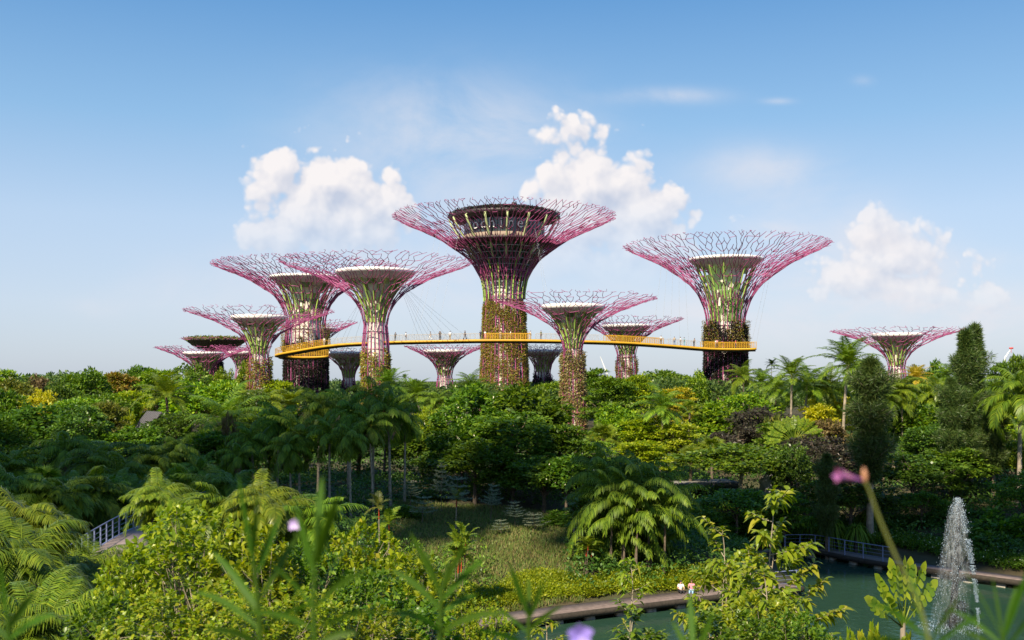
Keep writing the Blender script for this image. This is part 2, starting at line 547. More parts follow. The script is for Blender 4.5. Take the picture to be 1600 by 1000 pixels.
def H(x, y):
    x = np.asarray(x, float)
    y = np.asarray(y, float)
    d = seg_dist(x, y, POND)
    bank = np.where(d < 0, np.maximum(-1.5, d * 0.6 + 0.25), 0.25 + 4.0 * (1 - np.exp(-np.maximum(d - 0.5, 0) / 13.0)))
    far = np.clip((y - 150) / 200, 0, 1)
    bank = bank * (1 - far) + 4.2 * far
    mound = 12.4 - 0.315 * np.maximum(np.hypot(x * 0.25, np.maximum(y, 0)) - 2.0, 0)
    mound = np.where(np.abs(x) > 60, mound - (np.abs(x) - 60) * 0.2, mound)
    mound = np.where(y < -60, mound - (-60 - y) * 0.2, mound)
    bump = 0.18 * np.sin(x * 0.31 + 1.7) * np.cos(y * 0.27) + 0.1 * np.sin(x * 0.9 + y * 0.7)
    return np.maximum(bank, np.where(d > -6, np.minimum(mound, 99), -9)) + np.where(d > 1, bump, 0)


def gz(x, y):
    return float(H(np.array([x]), np.array([y]))[0])


def spaced(lo, hi, fine_lo, fine_hi, fs, grow=1.25):
    a = list(np.arange(fine_lo, fine_hi + fs, fs))
    s = fs
    while a[-1] < hi:
        s *= grow
        a.append(a[-1] + s)
    s = fs
    while a[0] > lo:
        s *= grow
        a.insert(0, a[0] - s)
    return np.array(a)


gx = spaced(-5000, 5000, -60, 60, 0.8)
gy = spaced(-700, 7000, -4, 130, 0.8)
GX, GY = np.meshgrid(gx, gy)
GZ = H(GX.ravel(), GY.ravel())
nx, ny = len(gx), len(gy)
ii, jj = np.meshgrid(np.arange(nx - 1), np.arange(ny - 1))
q = (jj * nx + ii).ravel()
g = MB().add(np.stack([GX.ravel(), GY.ravel(), GZ], 1), np.stack([q, q + 1, q + nx + 1, q + nx], 1))
mg = mat('garden_soil_and_grass', (0.045, 0.05, 0.018), 0.95, noise=0.5, scale=0.35, col2=(0.075, 0.055, 0.03), bump=0.6)
ground = g.obj('ground', mg, smooth=True)
tag(ground, kind='structure')

mw = bpy.data.materials.new('pond_water')
mw.use_nodes = True
t = NT(mw.node_tree)
p = mw.node_tree.nodes['Principled BSDF']
p.inputs['Base Color'].default_value = (0.022, 0.055, 0.036, 1)
p.inputs['Roughness'].default_value = 0.06
p.inputs['IOR'].default_value = 1.33
c = t.new('ShaderNodeTexCoord')
mp = t.new('ShaderNodeMapping')
mp.inputs['Scale'].default_value = (1, 0.6, 1)
mw.node_tree.links.new(c.outputs['Object'], mp.inputs[0])
nzz = t.new('ShaderNodeTexNoise')
nzz.inputs['Scale'].default_value = 2.2
nzz.inputs['Detail'].default_value = 4
mw.node_tree.links.new(mp.outputs[0], nzz.inputs['Vector'])
b = t.new('ShaderNodeBump')
b.inputs['Strength'].default_value = 0.6
b.inputs['Distance'].default_value = 0.06
mw.node_tree.links.new(nzz.outputs['Fac'], b.inputs['Height'])
mw.node_tree.links.new(b.outputs[0], p.inputs['Normal'])
wm = MB().add([(-14, 38, 0), (44, 38, 0), (44, 88, 0), (-14, 88, 0)], [(0, 1, 2, 3)])
water = wm.obj('pond_water', mw)
tag(water, kind='structure')


# ------------------------------------------------------------------ unseen hotel behind the camera, roof deck shaped to shade the middle of the garden
def back_y(x, y, dist):
    """point met when walking back towards the sun for a horizontal distance"""
    return x - math.sin(R(SUN_AZ)) * dist, y - math.cos(R(SUN_AZ)) * dist


def hotel():
    root = empty('hotel', (-140, -150, 0))
    tag(root, 'unseen huge pale hotel behind the viewer, two slab towers and a roof deck shaped to shade the garden', 'hotel')
    L1 = (74 + 150) / math.cos(R(SUN_AZ))
    tel = math.tan(R(SUN_EL))
    zb = L1 * tel

    def top(yshade):
        return (yshade + 150) / math.cos(R(SUN_AZ)) * tel
    sx = L1 * math.sin(R(SUN_AZ))
    wallm = mat('hotel_wall', (0.55, 0.53, 0.48), 0.7, noise=0.1, scale=0.05)
    d = MB()
    # left and thicker half, right and thinner half
    xl, xm, xr = -sx - 90 + 140, -sx + 3 + 140, -sx + 62 + 140
    xk = -sx - 19 + 140
    rr = random.Random(4)
    x_ = xl
    k = 0
    d.box(((xl + xm) / 2, 6.0, zb + 3), (xm - xl, 5, 2.5))
    while x_ < xm - 3:
        wd_ = min(rr.uniform(6, 12), xm - x_)
        lo, hi = (top(64) if x_ < xk else zb), top(rr.uniform(96, 110))
        # stacked blocks with slits added so streaks of sun break the shade
        z_ = lo
        while z_ < hi - 3:
            hh_ = min(rr.uniform(8, 15), hi - z_)
            d.box((x_ + wd_ / 2, 0.01 * k, z_ + hh_ / 2), (wd_, 3, hh_))
            z_ += hh_ + rr.uniform(1.6, 3.2)
        x_ += wd_ + rr.uniform(1.5, 3.6)
        k += 1
    d.box(((xm + xr) / 2, 0, (zb + top(91)) / 2), (xr - xm, 3, top(91) - zb))
    d.obj('shading_roof_deck', wallm, root)
    for k, x in enumerate((xl - 14, xr + 14)):
        tw = MB()
        tw.box((x, 0, top(91) / 2), (28, 14, top(91)))
        tm = tw.obj('tower', wallm, root)
        wn_ = MB()
        for fz in range(4, int(zb), 4):
            wn_.box((x, 7.1, fz), (25, 0.3, 2))
        wn_.obj('window', M['glass'], tm)
    return root


hotel()


# ------------------------------------------------------------------ lattice towers
PH = [0, .08, .185, .28, .37, .5, .62, .78, .89, 1.0]
PR = [0, .008, .028, .06, .10, .185, .33, .55, .775, 1.0]


def lattice_tower(cx, Y, ytip, Rpx, yneck, neckpx, basepx, ydisc, discpx, yplant, pm, label, seed, n0=20, kind='normal', cat='garden tower', density=1.0, yplant_lo=None):
    rs = np.random.default_rng(seed)
    n0 = int(n0 * 1.22)
    px = Y / FPX
    X = (cx - 800) * px
    z0 = gz(X, Y) - 0.3
    zt = CAMZ + (HZ - ytip) * px
    zn = CAMZ + (HZ - yneck) * px
    Rm, nr, br, dr = Rpx * px, neckpx * px, basepx * px, discpx * px
    zd = CAMZ + (HZ - ydisc) * (Y - 0.9 * dr) / FPX
    root = empty('lattice_tower', (X, Y, z0))
    tag(root, label, cat, 'steel lattice garden towers')
    zt -= z0
    zn -= z0
    zd -= z0
    Ht = zt - zn
    hh = np.linspace(0, 1, 200)
    from_r = np.interp(hh, PH, PR)
    from_r = np.convolve(np.pad(from_r, 8, mode='edge'), np.ones(17) / 17, 'valid')
    prr = nr + (Rm - nr) * from_r
    pz = zn + Ht * hh
    arc = np.concatenate([[0], np.cumsum(np.hypot(np.diff(prr), np.diff(pz)))])
    LA = arc[-1]
    pscale = max(0.85, (Y / 200.0))
    thick = 0.069 * (0.6 + 0.4 * Rm / 20) * pscale * 1.15

    def surf(s, th, off=0.0):
        s = np.clip(s, 0, None)
        r = np.interp(s, arc, prr)
        z = np.interp(s, arc, pz)
        over = np.maximum(s - LA, 0)
        r = r + over * 0.93 + off * 0.5
        z = z + over * 0.28 - off * 0.5
        return np.stack([r * np.cos(th), r * np.sin(th), z], -1)

    fr = MB()
    # ribs up the trunk
    th0 = np.arange(n0) * 2 * np.pi / n0 + 0.05
    nt_ = 6
    for k in range(nt_):
        za, zb_ = zn * k / nt_, zn * (k + 1) / nt_
        ra = br + (nr - br) * (k / nt_) + 0.3
        rb = br + (nr - br) * ((k + 1) / nt_) + (0.3 if k < nt_ - 1 else 0)
        P0 = np.stack([ra * np.cos(th0), ra * np.sin(th0), np.full(n0, za)], 1)
        P1 = np.stack([rb * np.cos(th0), rb * np.sin(th0), np.full(n0, zb_)], 1)
        fr.rods(P0, P1, thick * 1.3, thick * 1.3)
    for zz in np.arange(2.5, zn, 2.6):
        rr_ = br + (nr - br) * zz / zn + 0.28
        fr.ring(rr_, zz, 0.07, 0.05, 28)
    # branching lattice
    K = 18 if Rm > 15 else 15
    sk = LA * (np.linspace(0, 1, K + 1) ** 0.88) * 0.985
    dbl = {3, 9} if Rm > 9.5 else {3, 11}
    th = th0.copy()
    n = n0
    jit = lambda n_, a: (rs.random(n_) - 0.5) * 2 * a
    s_now = np.zeros(n)
    off = np.zeros(n)
    pts = surf(s_now, th)
    P0, P1, RA = [], [], []
    phase = 0
    for k in range(1, K + 1):
        step = 2 * np.pi / n
        ds = sk[k] - sk[k - 1]
        tk = thick * (1.25 - 0.6 * k / K)
        if k in dbl:
            n2 = 2 * n
            base = np.repeat(th, 2) + np.tile([-0.25, 0.25], n) * step
            thn = base + jit(n2, 0.05 * step)
            sn = sk[k] + jit(n2, 0.22 * ds)
            pn = surf(sn, thn, jit(n2, 0.12))
            P0.append(np.repeat(pts, 2, 0))
            P1.append(pn)
            RA.append(np.full(n2, tk))
            n = n2
        elif k % 2 == 0 and k > 3:
            shift = 0.5 * step
            # node j sits between old j and j+1
            tha = th
            thb = np.roll(th, -1).copy()
            thb[-1] += 2 * np.pi
            thn = (tha + thb) / 2 + jit(n, 0.17 * step)
            sn = sk[k] + jit(n, 0.3 * ds)
            pn = surf(sn, thn, jit(n, 0.15))
            r_ = rs.random(n)
            kl = r_ < 0.68
            kr = (r_ > 0.34)
            P0.append(pts[kl])
            P1.append(pn[kl])
            P0.append(np.roll(pts, -1, 0)[kr])
            P1.append(pn[kr])
            RA.append(np.full(kl.sum() + kr.sum(), tk))
        else:
            thn = th + jit(n, (0.06 if k < 4 else 0.24) * step)
            sn = sk[k] + jit(n, 0.25 * ds)
            pn = surf(sn, thn, jit(n, 0.1 if k < 4 else 0.2))
            keep = rs.random(n) < (1 if k < 4 else 0.93)
            P0.append(pts[keep])
            P1.append(pn[keep])
            RA.append(np.full(keep.sum(), tk))
            if k >= 3:
                # a few cross links close irregular cells
                c_ = rs.random(n) < 0.22
                P0.append(pn[c_])
                P1.append(np.roll(pn, -1, 0)[c_])
                RA.append(np.full(c_.sum(), tk * 0.8))
        th, pts = thn, pn
    # free forked twigs round the rim
    ds = sk[-1] - sk[-2]
    step = 2 * np.pi / n
    for sgn in (-1, 1):
        e = surf(np.full(n, sk[-1]) + ds * (0.25 + rs.random(n) * 0.4), th + sgn * step * (0.3 + rs.random(n) * 0.35), jit(n, 0.5))
        kp = rs.random(n) < 0.8
        P0.append(pts[kp])
        P1.append(e[kp])
        RA.append(np.full(kp.sum(), thick * 0.55))
        kq = kp & (rs.random(n) < 0.4)
        e2 = surf(np.full(n, sk[-1]) + ds * (0.5 + rs.random(n) * 0.4), th + sgn * step * (rs.random(n) * 0.5), jit(n, 0.5))
        P0.append(e[kq])
        P1.append(e2[kq])
        RA.append(np.full(kq.sum(), thick * 0.45))
    P0, P1, RA = np.concatenate(P0), np.concatenate(P1), np.concatenate(RA)
    fr.rods(P0, P1, RA, RA * 0.9)
    fr.obj('lattice_canopy', M['magenta'], root)
    # concrete shaft
    sr = nr * (0.74 if kind != 'restaurant' else 0.8)
    sh = MB()
    top_sh = zd - 1.2
    sh.lathe([(sr * 1.02, 0), (sr, zn * 0.6), (sr * 0.93, zn + Ht * 0.1), (sr * 0.85, zn + Ht * 0.25)] + ([(max(sr * .9, dr * .36), zn + (zd - zn) * .62), (max(sr, dr * .52), zd - 0.24 * dr)] if kind != 'restaurant' else [(sr * .85, top_sh)]), n=28)
    for zz in np.arange(3, zn + Ht * 0.3, 3.1):
        sh.ring(sr * 1.03, zz, 0.12, 0.09, 28)
    sh.obj('shaft', M['concrete'], root, smooth=True)
    if kind != 'restaurant':
        # shallow dish
        d = MB()
        k_ = dr
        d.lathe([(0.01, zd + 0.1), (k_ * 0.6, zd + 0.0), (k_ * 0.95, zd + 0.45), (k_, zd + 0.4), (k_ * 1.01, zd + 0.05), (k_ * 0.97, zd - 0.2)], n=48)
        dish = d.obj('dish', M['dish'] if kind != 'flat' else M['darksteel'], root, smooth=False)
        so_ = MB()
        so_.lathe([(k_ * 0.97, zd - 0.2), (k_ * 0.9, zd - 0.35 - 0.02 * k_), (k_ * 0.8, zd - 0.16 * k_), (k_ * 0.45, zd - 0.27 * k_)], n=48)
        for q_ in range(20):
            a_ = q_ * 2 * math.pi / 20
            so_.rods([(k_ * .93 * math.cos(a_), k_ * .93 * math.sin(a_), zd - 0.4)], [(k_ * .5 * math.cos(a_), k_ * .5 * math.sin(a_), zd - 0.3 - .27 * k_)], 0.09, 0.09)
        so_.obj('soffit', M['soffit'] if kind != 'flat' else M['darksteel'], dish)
        # green fins and mesh panels that widen towards the dish
        zc0, zc1 = zn + Ht * 0.04, zd - 0.1
        zz = np.linspace(zc0, zc1, 9)
        fr_ = np.linspace(0, 1, 9)
        rc = sr * 1.08 + (dr * 0.90 - sr * 1.08) * fr_ ** 1.75
        nf = 16 if Rm > 11 else 12
        fn = MB()
        for q_ in range(nf):
            a_ = (q_ + 0.35 * rs.random()) * 2 * math.pi / nf
            ln = 9 if rs.random() < 0.7 else int(rs.integers(6, 9))
            wd = 0.07 + 0.07 * rs.random()
            tv = np.array([-math.sin(a_), math.cos(a_)]) * wd * (0.7 + 0.3 * Rm / 20) * 1.3
            V = []
            for i in range(ln):
                for (rr_, sg) in ((rc[i] - 0.10, -1), (rc[i] + 0.10, -1), (rc[i] + 0.10, 1), (rc[i] - 0.10, 1)):
                    V.append((rr_ * math.cos(a_) + tv[0] * sg, rr_ * math.sin(a_) + tv[1] * sg, zz[i]))
            F = []
            for i in range(ln - 1):
                for j in range(4):
                    F.append((i * 4 + j, i * 4 + (j + 1) % 4, i * 4 + 4 + (j + 1) % 4, i * 4 + 4 + j))
            fn.add(V, F)
        fn.obj('green_fins', M['fin'], root)
        pn_ = MB()
        ns = 36
        for i in range(8):
            for j in range(ns):
                u_ = 0.5 + 0.5 * math.sin(j * 2.1 + seed) * math.cos(i * 0.9 + j * 0.35 + seed)
                if rs.random() < (0.70 - 0.05 * i) * (0.35 + u_ * 0.9) and i < 7:
                    a0, a1 = j * 2 * math.pi / ns, (j + 0.93) * 2 * math.pi / ns
                    f_ = 0.965
                    V = [(rc[i] * f_ * math.cos(a0), rc[i] * f_ * math.sin(a0), zz[i] + .05), (rc[i] * f_ * math.cos(a1), rc[i] * f_ * math.sin(a1), zz[i] + .05),
                         (rc[i + 1] * f_ * math.cos(a1), rc[i + 1] * f_ * math.sin(a1), zz[i + 1]), (rc[i + 1] * f_ * math.cos(a0), rc[i + 1] * f_ * math.sin(a0), zz[i + 1])]
                    pn_.add(V, [(0, 1, 2, 3)])
        if pn_.n:
            pn_.obj('green_panels', M['panelg'], root)
    # planting that climbs the trunk
    zp = CAMZ + (HZ - yplant) * px - z0
    area = 2 * math.pi * (nr + .3) * zp
    cnt = int(area * (105 if pm != 'plantdark' else 130) * density)
    th_ = rs.random(cnt) * 2 * np.pi
    z_ = rs.random(cnt) ** 0.95 * (zp + 0.9)
    nb = np.sin(th_ * 7 + seed) * 0.5 + np.sin(th_ * 17 + z_ * 0.15 + seed * 2) * 0.5 + np.sin(z_ * 1.1 + np.floor(th_ * 14 / 6.283) * 1.9) * 0.55 - np.clip((z_ - zp + 1.6) / 1.2, 0, 2)
    ok = nb > ((-0.55 if pm != 'plantdark' else -0.95) if kind != 'bare' else 0.25)
    th_, z_ = th_[ok], z_[ok]
    nn = len(th_)
    rr_ = (br + (nr - br) * np.clip(z_ / zn, 0, 1)) + 0.05 + rs.random(nn) * 0.62 - 0.15
    hprof = np.interp(z_, pz, prr)
    rr_ = np.where(z_ > zn, hprof - 0.2 + rs.random(nn) * 0.5, rr_)
    C = np.stack([rr_ * np.cos(th_), rr_ * np.sin(th_), z_], 1)
    outv = np.stack([np.cos(th_), np.sin(th_), np.zeros(nn)], 1)
    A = unit(outv * 0.7 + rs.normal(size=(nn, 3)) * 0.6 + np.array([0, 0, -0.25]))
    N = unit(outv * 0.3 + rs.normal(size=(nn, 3)) * 0.6 + np.array([0, 0, 0.9]))
    mb = MB().leaves(C, A, N, 0.16 + rs.random(nn) ** 2 * 0.42, 0.06 + rs.random(nn) * 0.07, 0.1)
    mb.obj('wall_planting', M[pm], root)
    return root, dict(X=X, Y=Y, z0=z0, px=px, nr=nr, zn=zn, zt=zt, Rm=Rm, zd=zd)


TW = {}
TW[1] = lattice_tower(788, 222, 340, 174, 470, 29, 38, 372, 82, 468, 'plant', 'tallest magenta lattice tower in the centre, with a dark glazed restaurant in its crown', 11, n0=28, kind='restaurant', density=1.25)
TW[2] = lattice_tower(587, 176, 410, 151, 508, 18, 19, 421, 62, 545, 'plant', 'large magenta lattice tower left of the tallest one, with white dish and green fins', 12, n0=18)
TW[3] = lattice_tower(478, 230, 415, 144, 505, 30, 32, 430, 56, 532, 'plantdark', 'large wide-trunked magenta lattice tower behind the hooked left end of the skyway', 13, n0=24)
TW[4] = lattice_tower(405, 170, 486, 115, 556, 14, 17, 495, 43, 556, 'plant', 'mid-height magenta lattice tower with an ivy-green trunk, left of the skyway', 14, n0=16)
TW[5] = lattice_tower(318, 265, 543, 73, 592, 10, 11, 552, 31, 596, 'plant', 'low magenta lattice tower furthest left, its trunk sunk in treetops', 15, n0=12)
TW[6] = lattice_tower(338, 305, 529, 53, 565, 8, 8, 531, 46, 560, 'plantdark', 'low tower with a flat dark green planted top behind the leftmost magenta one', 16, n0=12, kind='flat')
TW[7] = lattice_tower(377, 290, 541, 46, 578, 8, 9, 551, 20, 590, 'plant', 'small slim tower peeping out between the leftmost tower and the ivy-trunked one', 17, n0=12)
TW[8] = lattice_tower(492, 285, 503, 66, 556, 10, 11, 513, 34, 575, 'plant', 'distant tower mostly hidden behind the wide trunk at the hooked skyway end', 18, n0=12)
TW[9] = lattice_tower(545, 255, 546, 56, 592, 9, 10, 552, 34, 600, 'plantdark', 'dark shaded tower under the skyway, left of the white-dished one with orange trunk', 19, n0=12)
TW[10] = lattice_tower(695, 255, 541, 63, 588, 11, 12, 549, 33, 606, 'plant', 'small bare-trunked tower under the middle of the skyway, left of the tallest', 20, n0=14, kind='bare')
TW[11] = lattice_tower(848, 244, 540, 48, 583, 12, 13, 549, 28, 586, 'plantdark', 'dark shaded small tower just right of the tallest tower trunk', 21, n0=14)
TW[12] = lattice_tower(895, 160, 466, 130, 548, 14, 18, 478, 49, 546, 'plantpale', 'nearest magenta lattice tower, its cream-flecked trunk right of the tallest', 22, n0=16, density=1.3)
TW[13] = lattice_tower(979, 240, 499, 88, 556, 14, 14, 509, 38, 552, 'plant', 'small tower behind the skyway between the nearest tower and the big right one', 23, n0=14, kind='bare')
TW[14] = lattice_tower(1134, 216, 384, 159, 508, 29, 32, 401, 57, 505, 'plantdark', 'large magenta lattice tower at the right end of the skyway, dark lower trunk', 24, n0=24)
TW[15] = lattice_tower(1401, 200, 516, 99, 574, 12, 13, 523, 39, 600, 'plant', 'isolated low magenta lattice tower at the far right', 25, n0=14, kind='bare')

# flat planted top of the sixth tower
r6, i6 = TW[6]
mb = MB()
nn = 2600
a_ = rng.random(nn) * 2 * np.pi
rr = np.sqrt(rng.random(nn)) * i6['Rm'] * 0.9
C = np.stack([rr * np.cos(a_), rr * np.sin(a_), i6['zd'] + 0.3 - rr * 0.03 + rng.random(nn) * 0.9], 1)
mb.leaves(C, rng.normal(size=(nn, 3)), rng.normal(size=(nn, 3)) + [0, 0, 1], 0.7, 0.2, 0.1)
mb.obj('roof_planting', M['olive'], r6)

# light planting and red stems over the sunlit upper trunks of the big left and right towers
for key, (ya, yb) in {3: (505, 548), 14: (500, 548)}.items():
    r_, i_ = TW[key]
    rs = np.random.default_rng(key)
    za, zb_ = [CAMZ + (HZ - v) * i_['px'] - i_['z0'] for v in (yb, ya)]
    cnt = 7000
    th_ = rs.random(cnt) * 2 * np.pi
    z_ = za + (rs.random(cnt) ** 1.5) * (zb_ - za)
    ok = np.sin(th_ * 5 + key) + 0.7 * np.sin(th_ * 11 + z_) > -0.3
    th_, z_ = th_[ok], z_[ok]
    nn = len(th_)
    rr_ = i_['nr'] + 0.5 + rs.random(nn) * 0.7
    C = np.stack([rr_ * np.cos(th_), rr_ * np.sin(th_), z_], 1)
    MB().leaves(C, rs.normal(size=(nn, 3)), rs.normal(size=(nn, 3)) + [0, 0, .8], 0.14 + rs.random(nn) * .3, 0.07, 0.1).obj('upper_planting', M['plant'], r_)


# restaurant head of the tallest tower
def head():
    root, i = TW[1]
    px = i['px']
    Z = lambda py: CAMZ + (HZ - py) * (i['Y'] - (11 if py < 375 else 6)) / FPX - i['z0']
    # glazed funnel of stacked floors
    f = MB()
    prof = [(34, 434), (37, 425), (42, 412), (52, 395), (64, 382), (70, 376)]
    f.lathe([(r * px * 0.93, Z(y)) for r, y in prof], n=48)
    fun = f.obj('glazed_funnel', M['glass'], root, smooth=True)
    rg = MB()
    ya2 = np.array([376, 382, 395, 412, 430, 450, 470], float)
    ra2 = np.array([70, 64, 52, 42, 35, 31, 30], float)
    ra = np.array([p_[0] for p_ in prof][::-1], float)
    ya = np.array([p_[1] for p_ in prof][::-1], float)
    for y_ in range(384, 470, 9):
        rg.ring(np.interp(y_, ya2, ra2) * px * 0.955, Z(y_), 0.25, 0.07, 48)
    for k in range(32):
        a_ = k * math.pi / 16
        P = [(np.interp(y_, ya2, ra2) * px * 0.95 * math.cos(a_), np.interp(y_, ya2, ra2) * px * 0.95 * math.sin(a_), Z(y_)) for y_ in range(376, 471, 10)]
        rg.tube(P, 0.05, 4, False)
    rg.obj('floor_rings', M['steel'], fun)
    d = MB()
    r1 = 82 * px
    d.lathe([(0.1, Z(374)), (r1 * .86, Z(374)), (r1, Z(371)), (r1 * 1.01, Z(368)), (r1 * .9, Z(367)), (0.1, Z(367))], n=64)
    d.ring(r1 * 1.02, Z(369.5), 0.3, 0.22, 64)
    d.obj('lower_terrace', M['darksteel'], root)
    s = MB()
    s.ring(64 * px, Z(363), 0.3, 0.6, 64)
    s.obj('terrace_wall', M['cream'], root)
    gl = MB()
    gl.lathe([(62 * px, Z(368)), (62 * px, Z(334))], n=64)
    glz = gl.obj('restaurant_glazing', M['glass'], root)
    mu = MB()
    for k in range(40):
        a_ = k * math.pi / 20
        r_ = 62.6 * px
        mu.rods([(r_ * math.cos(a_), r_ * math.sin(a_), Z(367))], [(r_ * math.cos(a_), r_ * math.sin(a_), Z(334))], 0.05, 0.05)
    mu.obj('mullions', M['darksteel'], glz)
    c = MB()
    r2 = 87 * px
    c.lathe([(60 * px, Z(334)), (r2 * .93, Z(333)), (r2, Z(329)), (r2 * .99, Z(325)), (r2 * .75, Z(320)), (0.1, Z(320))], n=64)
    can = c.obj('roof_disc', M['darksteel'], root)
    nn = 5200
    a_ = rng.random(nn) * 2 * np.pi
    rr = (0.74 + rng.random(nn) * 0.27) * r2
    C = np.stack([rr * np.cos(a_), rr * np.sin(a_), Z(325) + (r2 - rr) * 0.22 + rng.random(nn) * 0.75 - 0.35], 1)
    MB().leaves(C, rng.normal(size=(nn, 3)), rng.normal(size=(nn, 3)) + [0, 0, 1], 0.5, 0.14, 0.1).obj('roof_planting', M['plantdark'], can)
    c2 = MB()
    c2.ring(62 * px, Z(318), 0.5, 0.35, 64)
    c2.obj('roof_parapet', M['darksteel'], can)
    # curved pale green columns
    ys = [326, 332, 340, 350, 360, 368, 376, 388, 402]
    rsx = [80, 86, 83, 77, 71, 66, 64, 58, 50]
    for k in range(16):
        a_ = k * math.pi / 8 - math.pi / 2 + 0.06
        co = MB()
        V, F = [], []
        for y_, r_ in zip(ys, rsx):
            for dr_, sg in ((-.15, -1), (.15, -1), (.15, 1), (-.15, 1)):
                rr_ = r_ * px + dr_
                V.append((rr_ * math.cos(a_) - math.sin(a_) * sg * .2, rr_ * math.sin(a_) + math.cos(a_) * sg * .2, Z(y_)))
        for q_ in range(len(ys) - 1):
            for j in range(4):
                F.append((q_ * 4 + j, q_ * 4 + (j + 1) % 4, q_ * 4 + 4 + (j + 1) % 4, q_ * 4 + 4 + j))
        co.add(V, F)
        co.obj('column', M['column'], root)
    # green fins further down
    fn = MB()
    for k in range(20):
        a_ = k * math.pi / 10 + 0.1
        P = [((np.interp(y_, ya2, ra2) * px + 0.25) * math.cos(a_), (np.interp(y_, ya2, ra2) * px + .25) * math.sin(a_), Z(y_)) for y_ in range(400 + (k * 7) % 22, 470, 8)]
        fn.tube(P, 0.16, 4, False)
    fn.obj('green_fins', M['fin'], root)
    # mast
    m = MB()
    m.rods([(2, 0, Z(320))], [(2, 0, Z(291))], 0.09, 0.04)
    m.box((2, 0, Z(304.5)), (.8, .8, .7))
    m.rods([(2.6, 0, Z(307))], [(2.6, 0, Z(300))], 0.08, 0.08)
    m.rods([(1.4, 0, Z(296))], [(2.6, 0, Z(296))], 0.04, 0.04)
    m.obj('mast', M['darksteel'], root)
    # lettering along the curved fascia
    txt = 'indochine'
    rl = 65 * px
    angs = {8: 15.0}
    step = 14.5 / 65.0
    for k, ch in enumerate(txt):
        a_ = -math.pi / 2 + (25.0 / 65.0) - (8 - k) * step
        cu = bpy.data.curves.new('letter', 'FONT')
        cu.body = ch
        cu.size = 3.0
        cu.extrude = 0.06
        cu.offset = 0.0
        cu.align_x = 'CENTER'
        to = bpy.data.objects.new('letter_tmp', cu)
        COL.objects.link(to)
        bpy.context.view_layer.update()
        me = bpy.data.meshes.new_from_object(to.evaluated_get(bpy.context.evaluated_depsgraph_get()))
        bpy.data.objects.remove(to)
        me.materials.clear()
        me.materials.append(M['white'])
        o = bpy.data.objects.new('letter', me)
        COL.objects.link(o)
        o.parent = root
        o.location = (rl * math.cos(a_), rl * math.sin(a_), Z(352))
        o.rotation_euler = (R(90), 0, a_ + math.pi / 2)


M['column'] = mat('pale_green_column', (0.50, 0.60, 0.28), 0.5, noise=0.15)
head()


# ------------------------------------------------------------------ skyway
def catmull(P, n=8):
    P = np.asarray(P, float)
    Q = np.concatenate([P[:1] * 2 - P[1:2], P, P[-1:] * 2 - P[-2:-1]])
    out = []
    for i in range(1, len(Q) - 2):
        for k in range(n):
            t_ = k / n
            a, b_, c_, d_ = Q[i - 1], Q[i], Q[i + 1], Q[i + 2]
            out.append(0.5 * ((2 * b_) + (-a + c_) * t_ + (2 * a - 5 * b_ + 4 * c_ - d_) * t_ ** 2 + (-a + 3 * b_ - 3 * c_ + d_) * t_ ** 3))
    out.append(P[-1])
    return np.array(out)


def resample(P, step):
    d = np.concatenate([[0], np.cumsum(np.linalg.norm(np.diff(P, axis=0), axis=1))])
    n = max(2, int(round(d[-1] / step)) + 1)
    s = np.linspace(0, d[-1], n)
    return np.stack([np.interp(s, d, P[:, k]) for k in range(3)], 1)


SW = [(513, 559, 221), (490, 560.5, 220.5), (462, 560.5, 219.8), (445, 560, 218.5), (438, 558, 216.5), (446, 555, 214), (465, 551.5, 212), (499, 545.5, 209), (535, 541, 207), (569, 539, 206), (615, 537, 204.5), (690, 535.5, 203), (754, 534.5, 202.5), (820, 534.5, 202.5), (884, 535.5, 203), (970, 538, 205), (1042, 542.5, 207.5), (1100, 547, 209.3), (1140, 548, 210), (1180, 547.5, 210)]
SWP = resample(catmull([tuple(W(*p_)) for p_ in SW], 10), 1.0)


def ribbon(mb, P, wd, z0, z1, off=0.0):
    """box beam swept along P"""
    T = unit(np.gradient(P, axis=0) * [1, 1, 0])
    S = np.stack([-T[:, 1], T[:, 0], np.zeros(len(T))], 1)
    c = P + S * off
    V = np.stack([c - S * wd / 2 + [0, 0, z0], c + S * wd / 2 + [0, 0, z0], c + S * wd / 2 + [0, 0, z1], c - S * wd / 2 + [0, 0, z1]], 1).reshape(-1, 3)
    n = len(P)
    F = [(i * 4 + j, i * 4 + (j + 1) % 4, i * 4 + 4 + (j + 1) % 4, i * 4 + 4 + j) for i in range(n - 1) for j in range(4)]
    F += [(3, 2, 1, 0), (n * 4 - 4, n * 4 - 3, n * 4 - 2, n * 4 - 1)]
    mb.add(V, F)
    return S


sky_root = empty('skyway', tuple(SWP[len(SWP) // 2]))
tag(sky_root, 'curved yellow aerial walkway hung between the lattice towers', 'skyway')
base = np.array(SWP[len(SWP) // 2])
PL = SWP - base
mb = MB()
S = ribbon(mb, PL, 2.0, 0.36, 0.55)
S_SKY = S.copy()
mb.obj('deck', M['darksteel'], sky_root)
for sd in (-1, 1):
    mb = MB()
    ribbon(mb, PL, 0.22, 0.08, 0.5, sd * 1.12)
    mb.obj('edge_beam', M['yellowp'], sky_root)
mb = MB()
ribbon(mb, PL, 0.9, -0.22, 0.3)
mb.obj('spine_girder', M['darksteel'], sky_root)
nP = len(PL)
X_ = SWP[:, 0]
pxx = 800 + SWP[:, 0] / SWP[:, 1] * 1600
yel = (pxx < 513) | ((pxx > 752) & (pxx < 832)) | ((pxx > 940) & (pxx < 1040)) | (pxx > 1094)
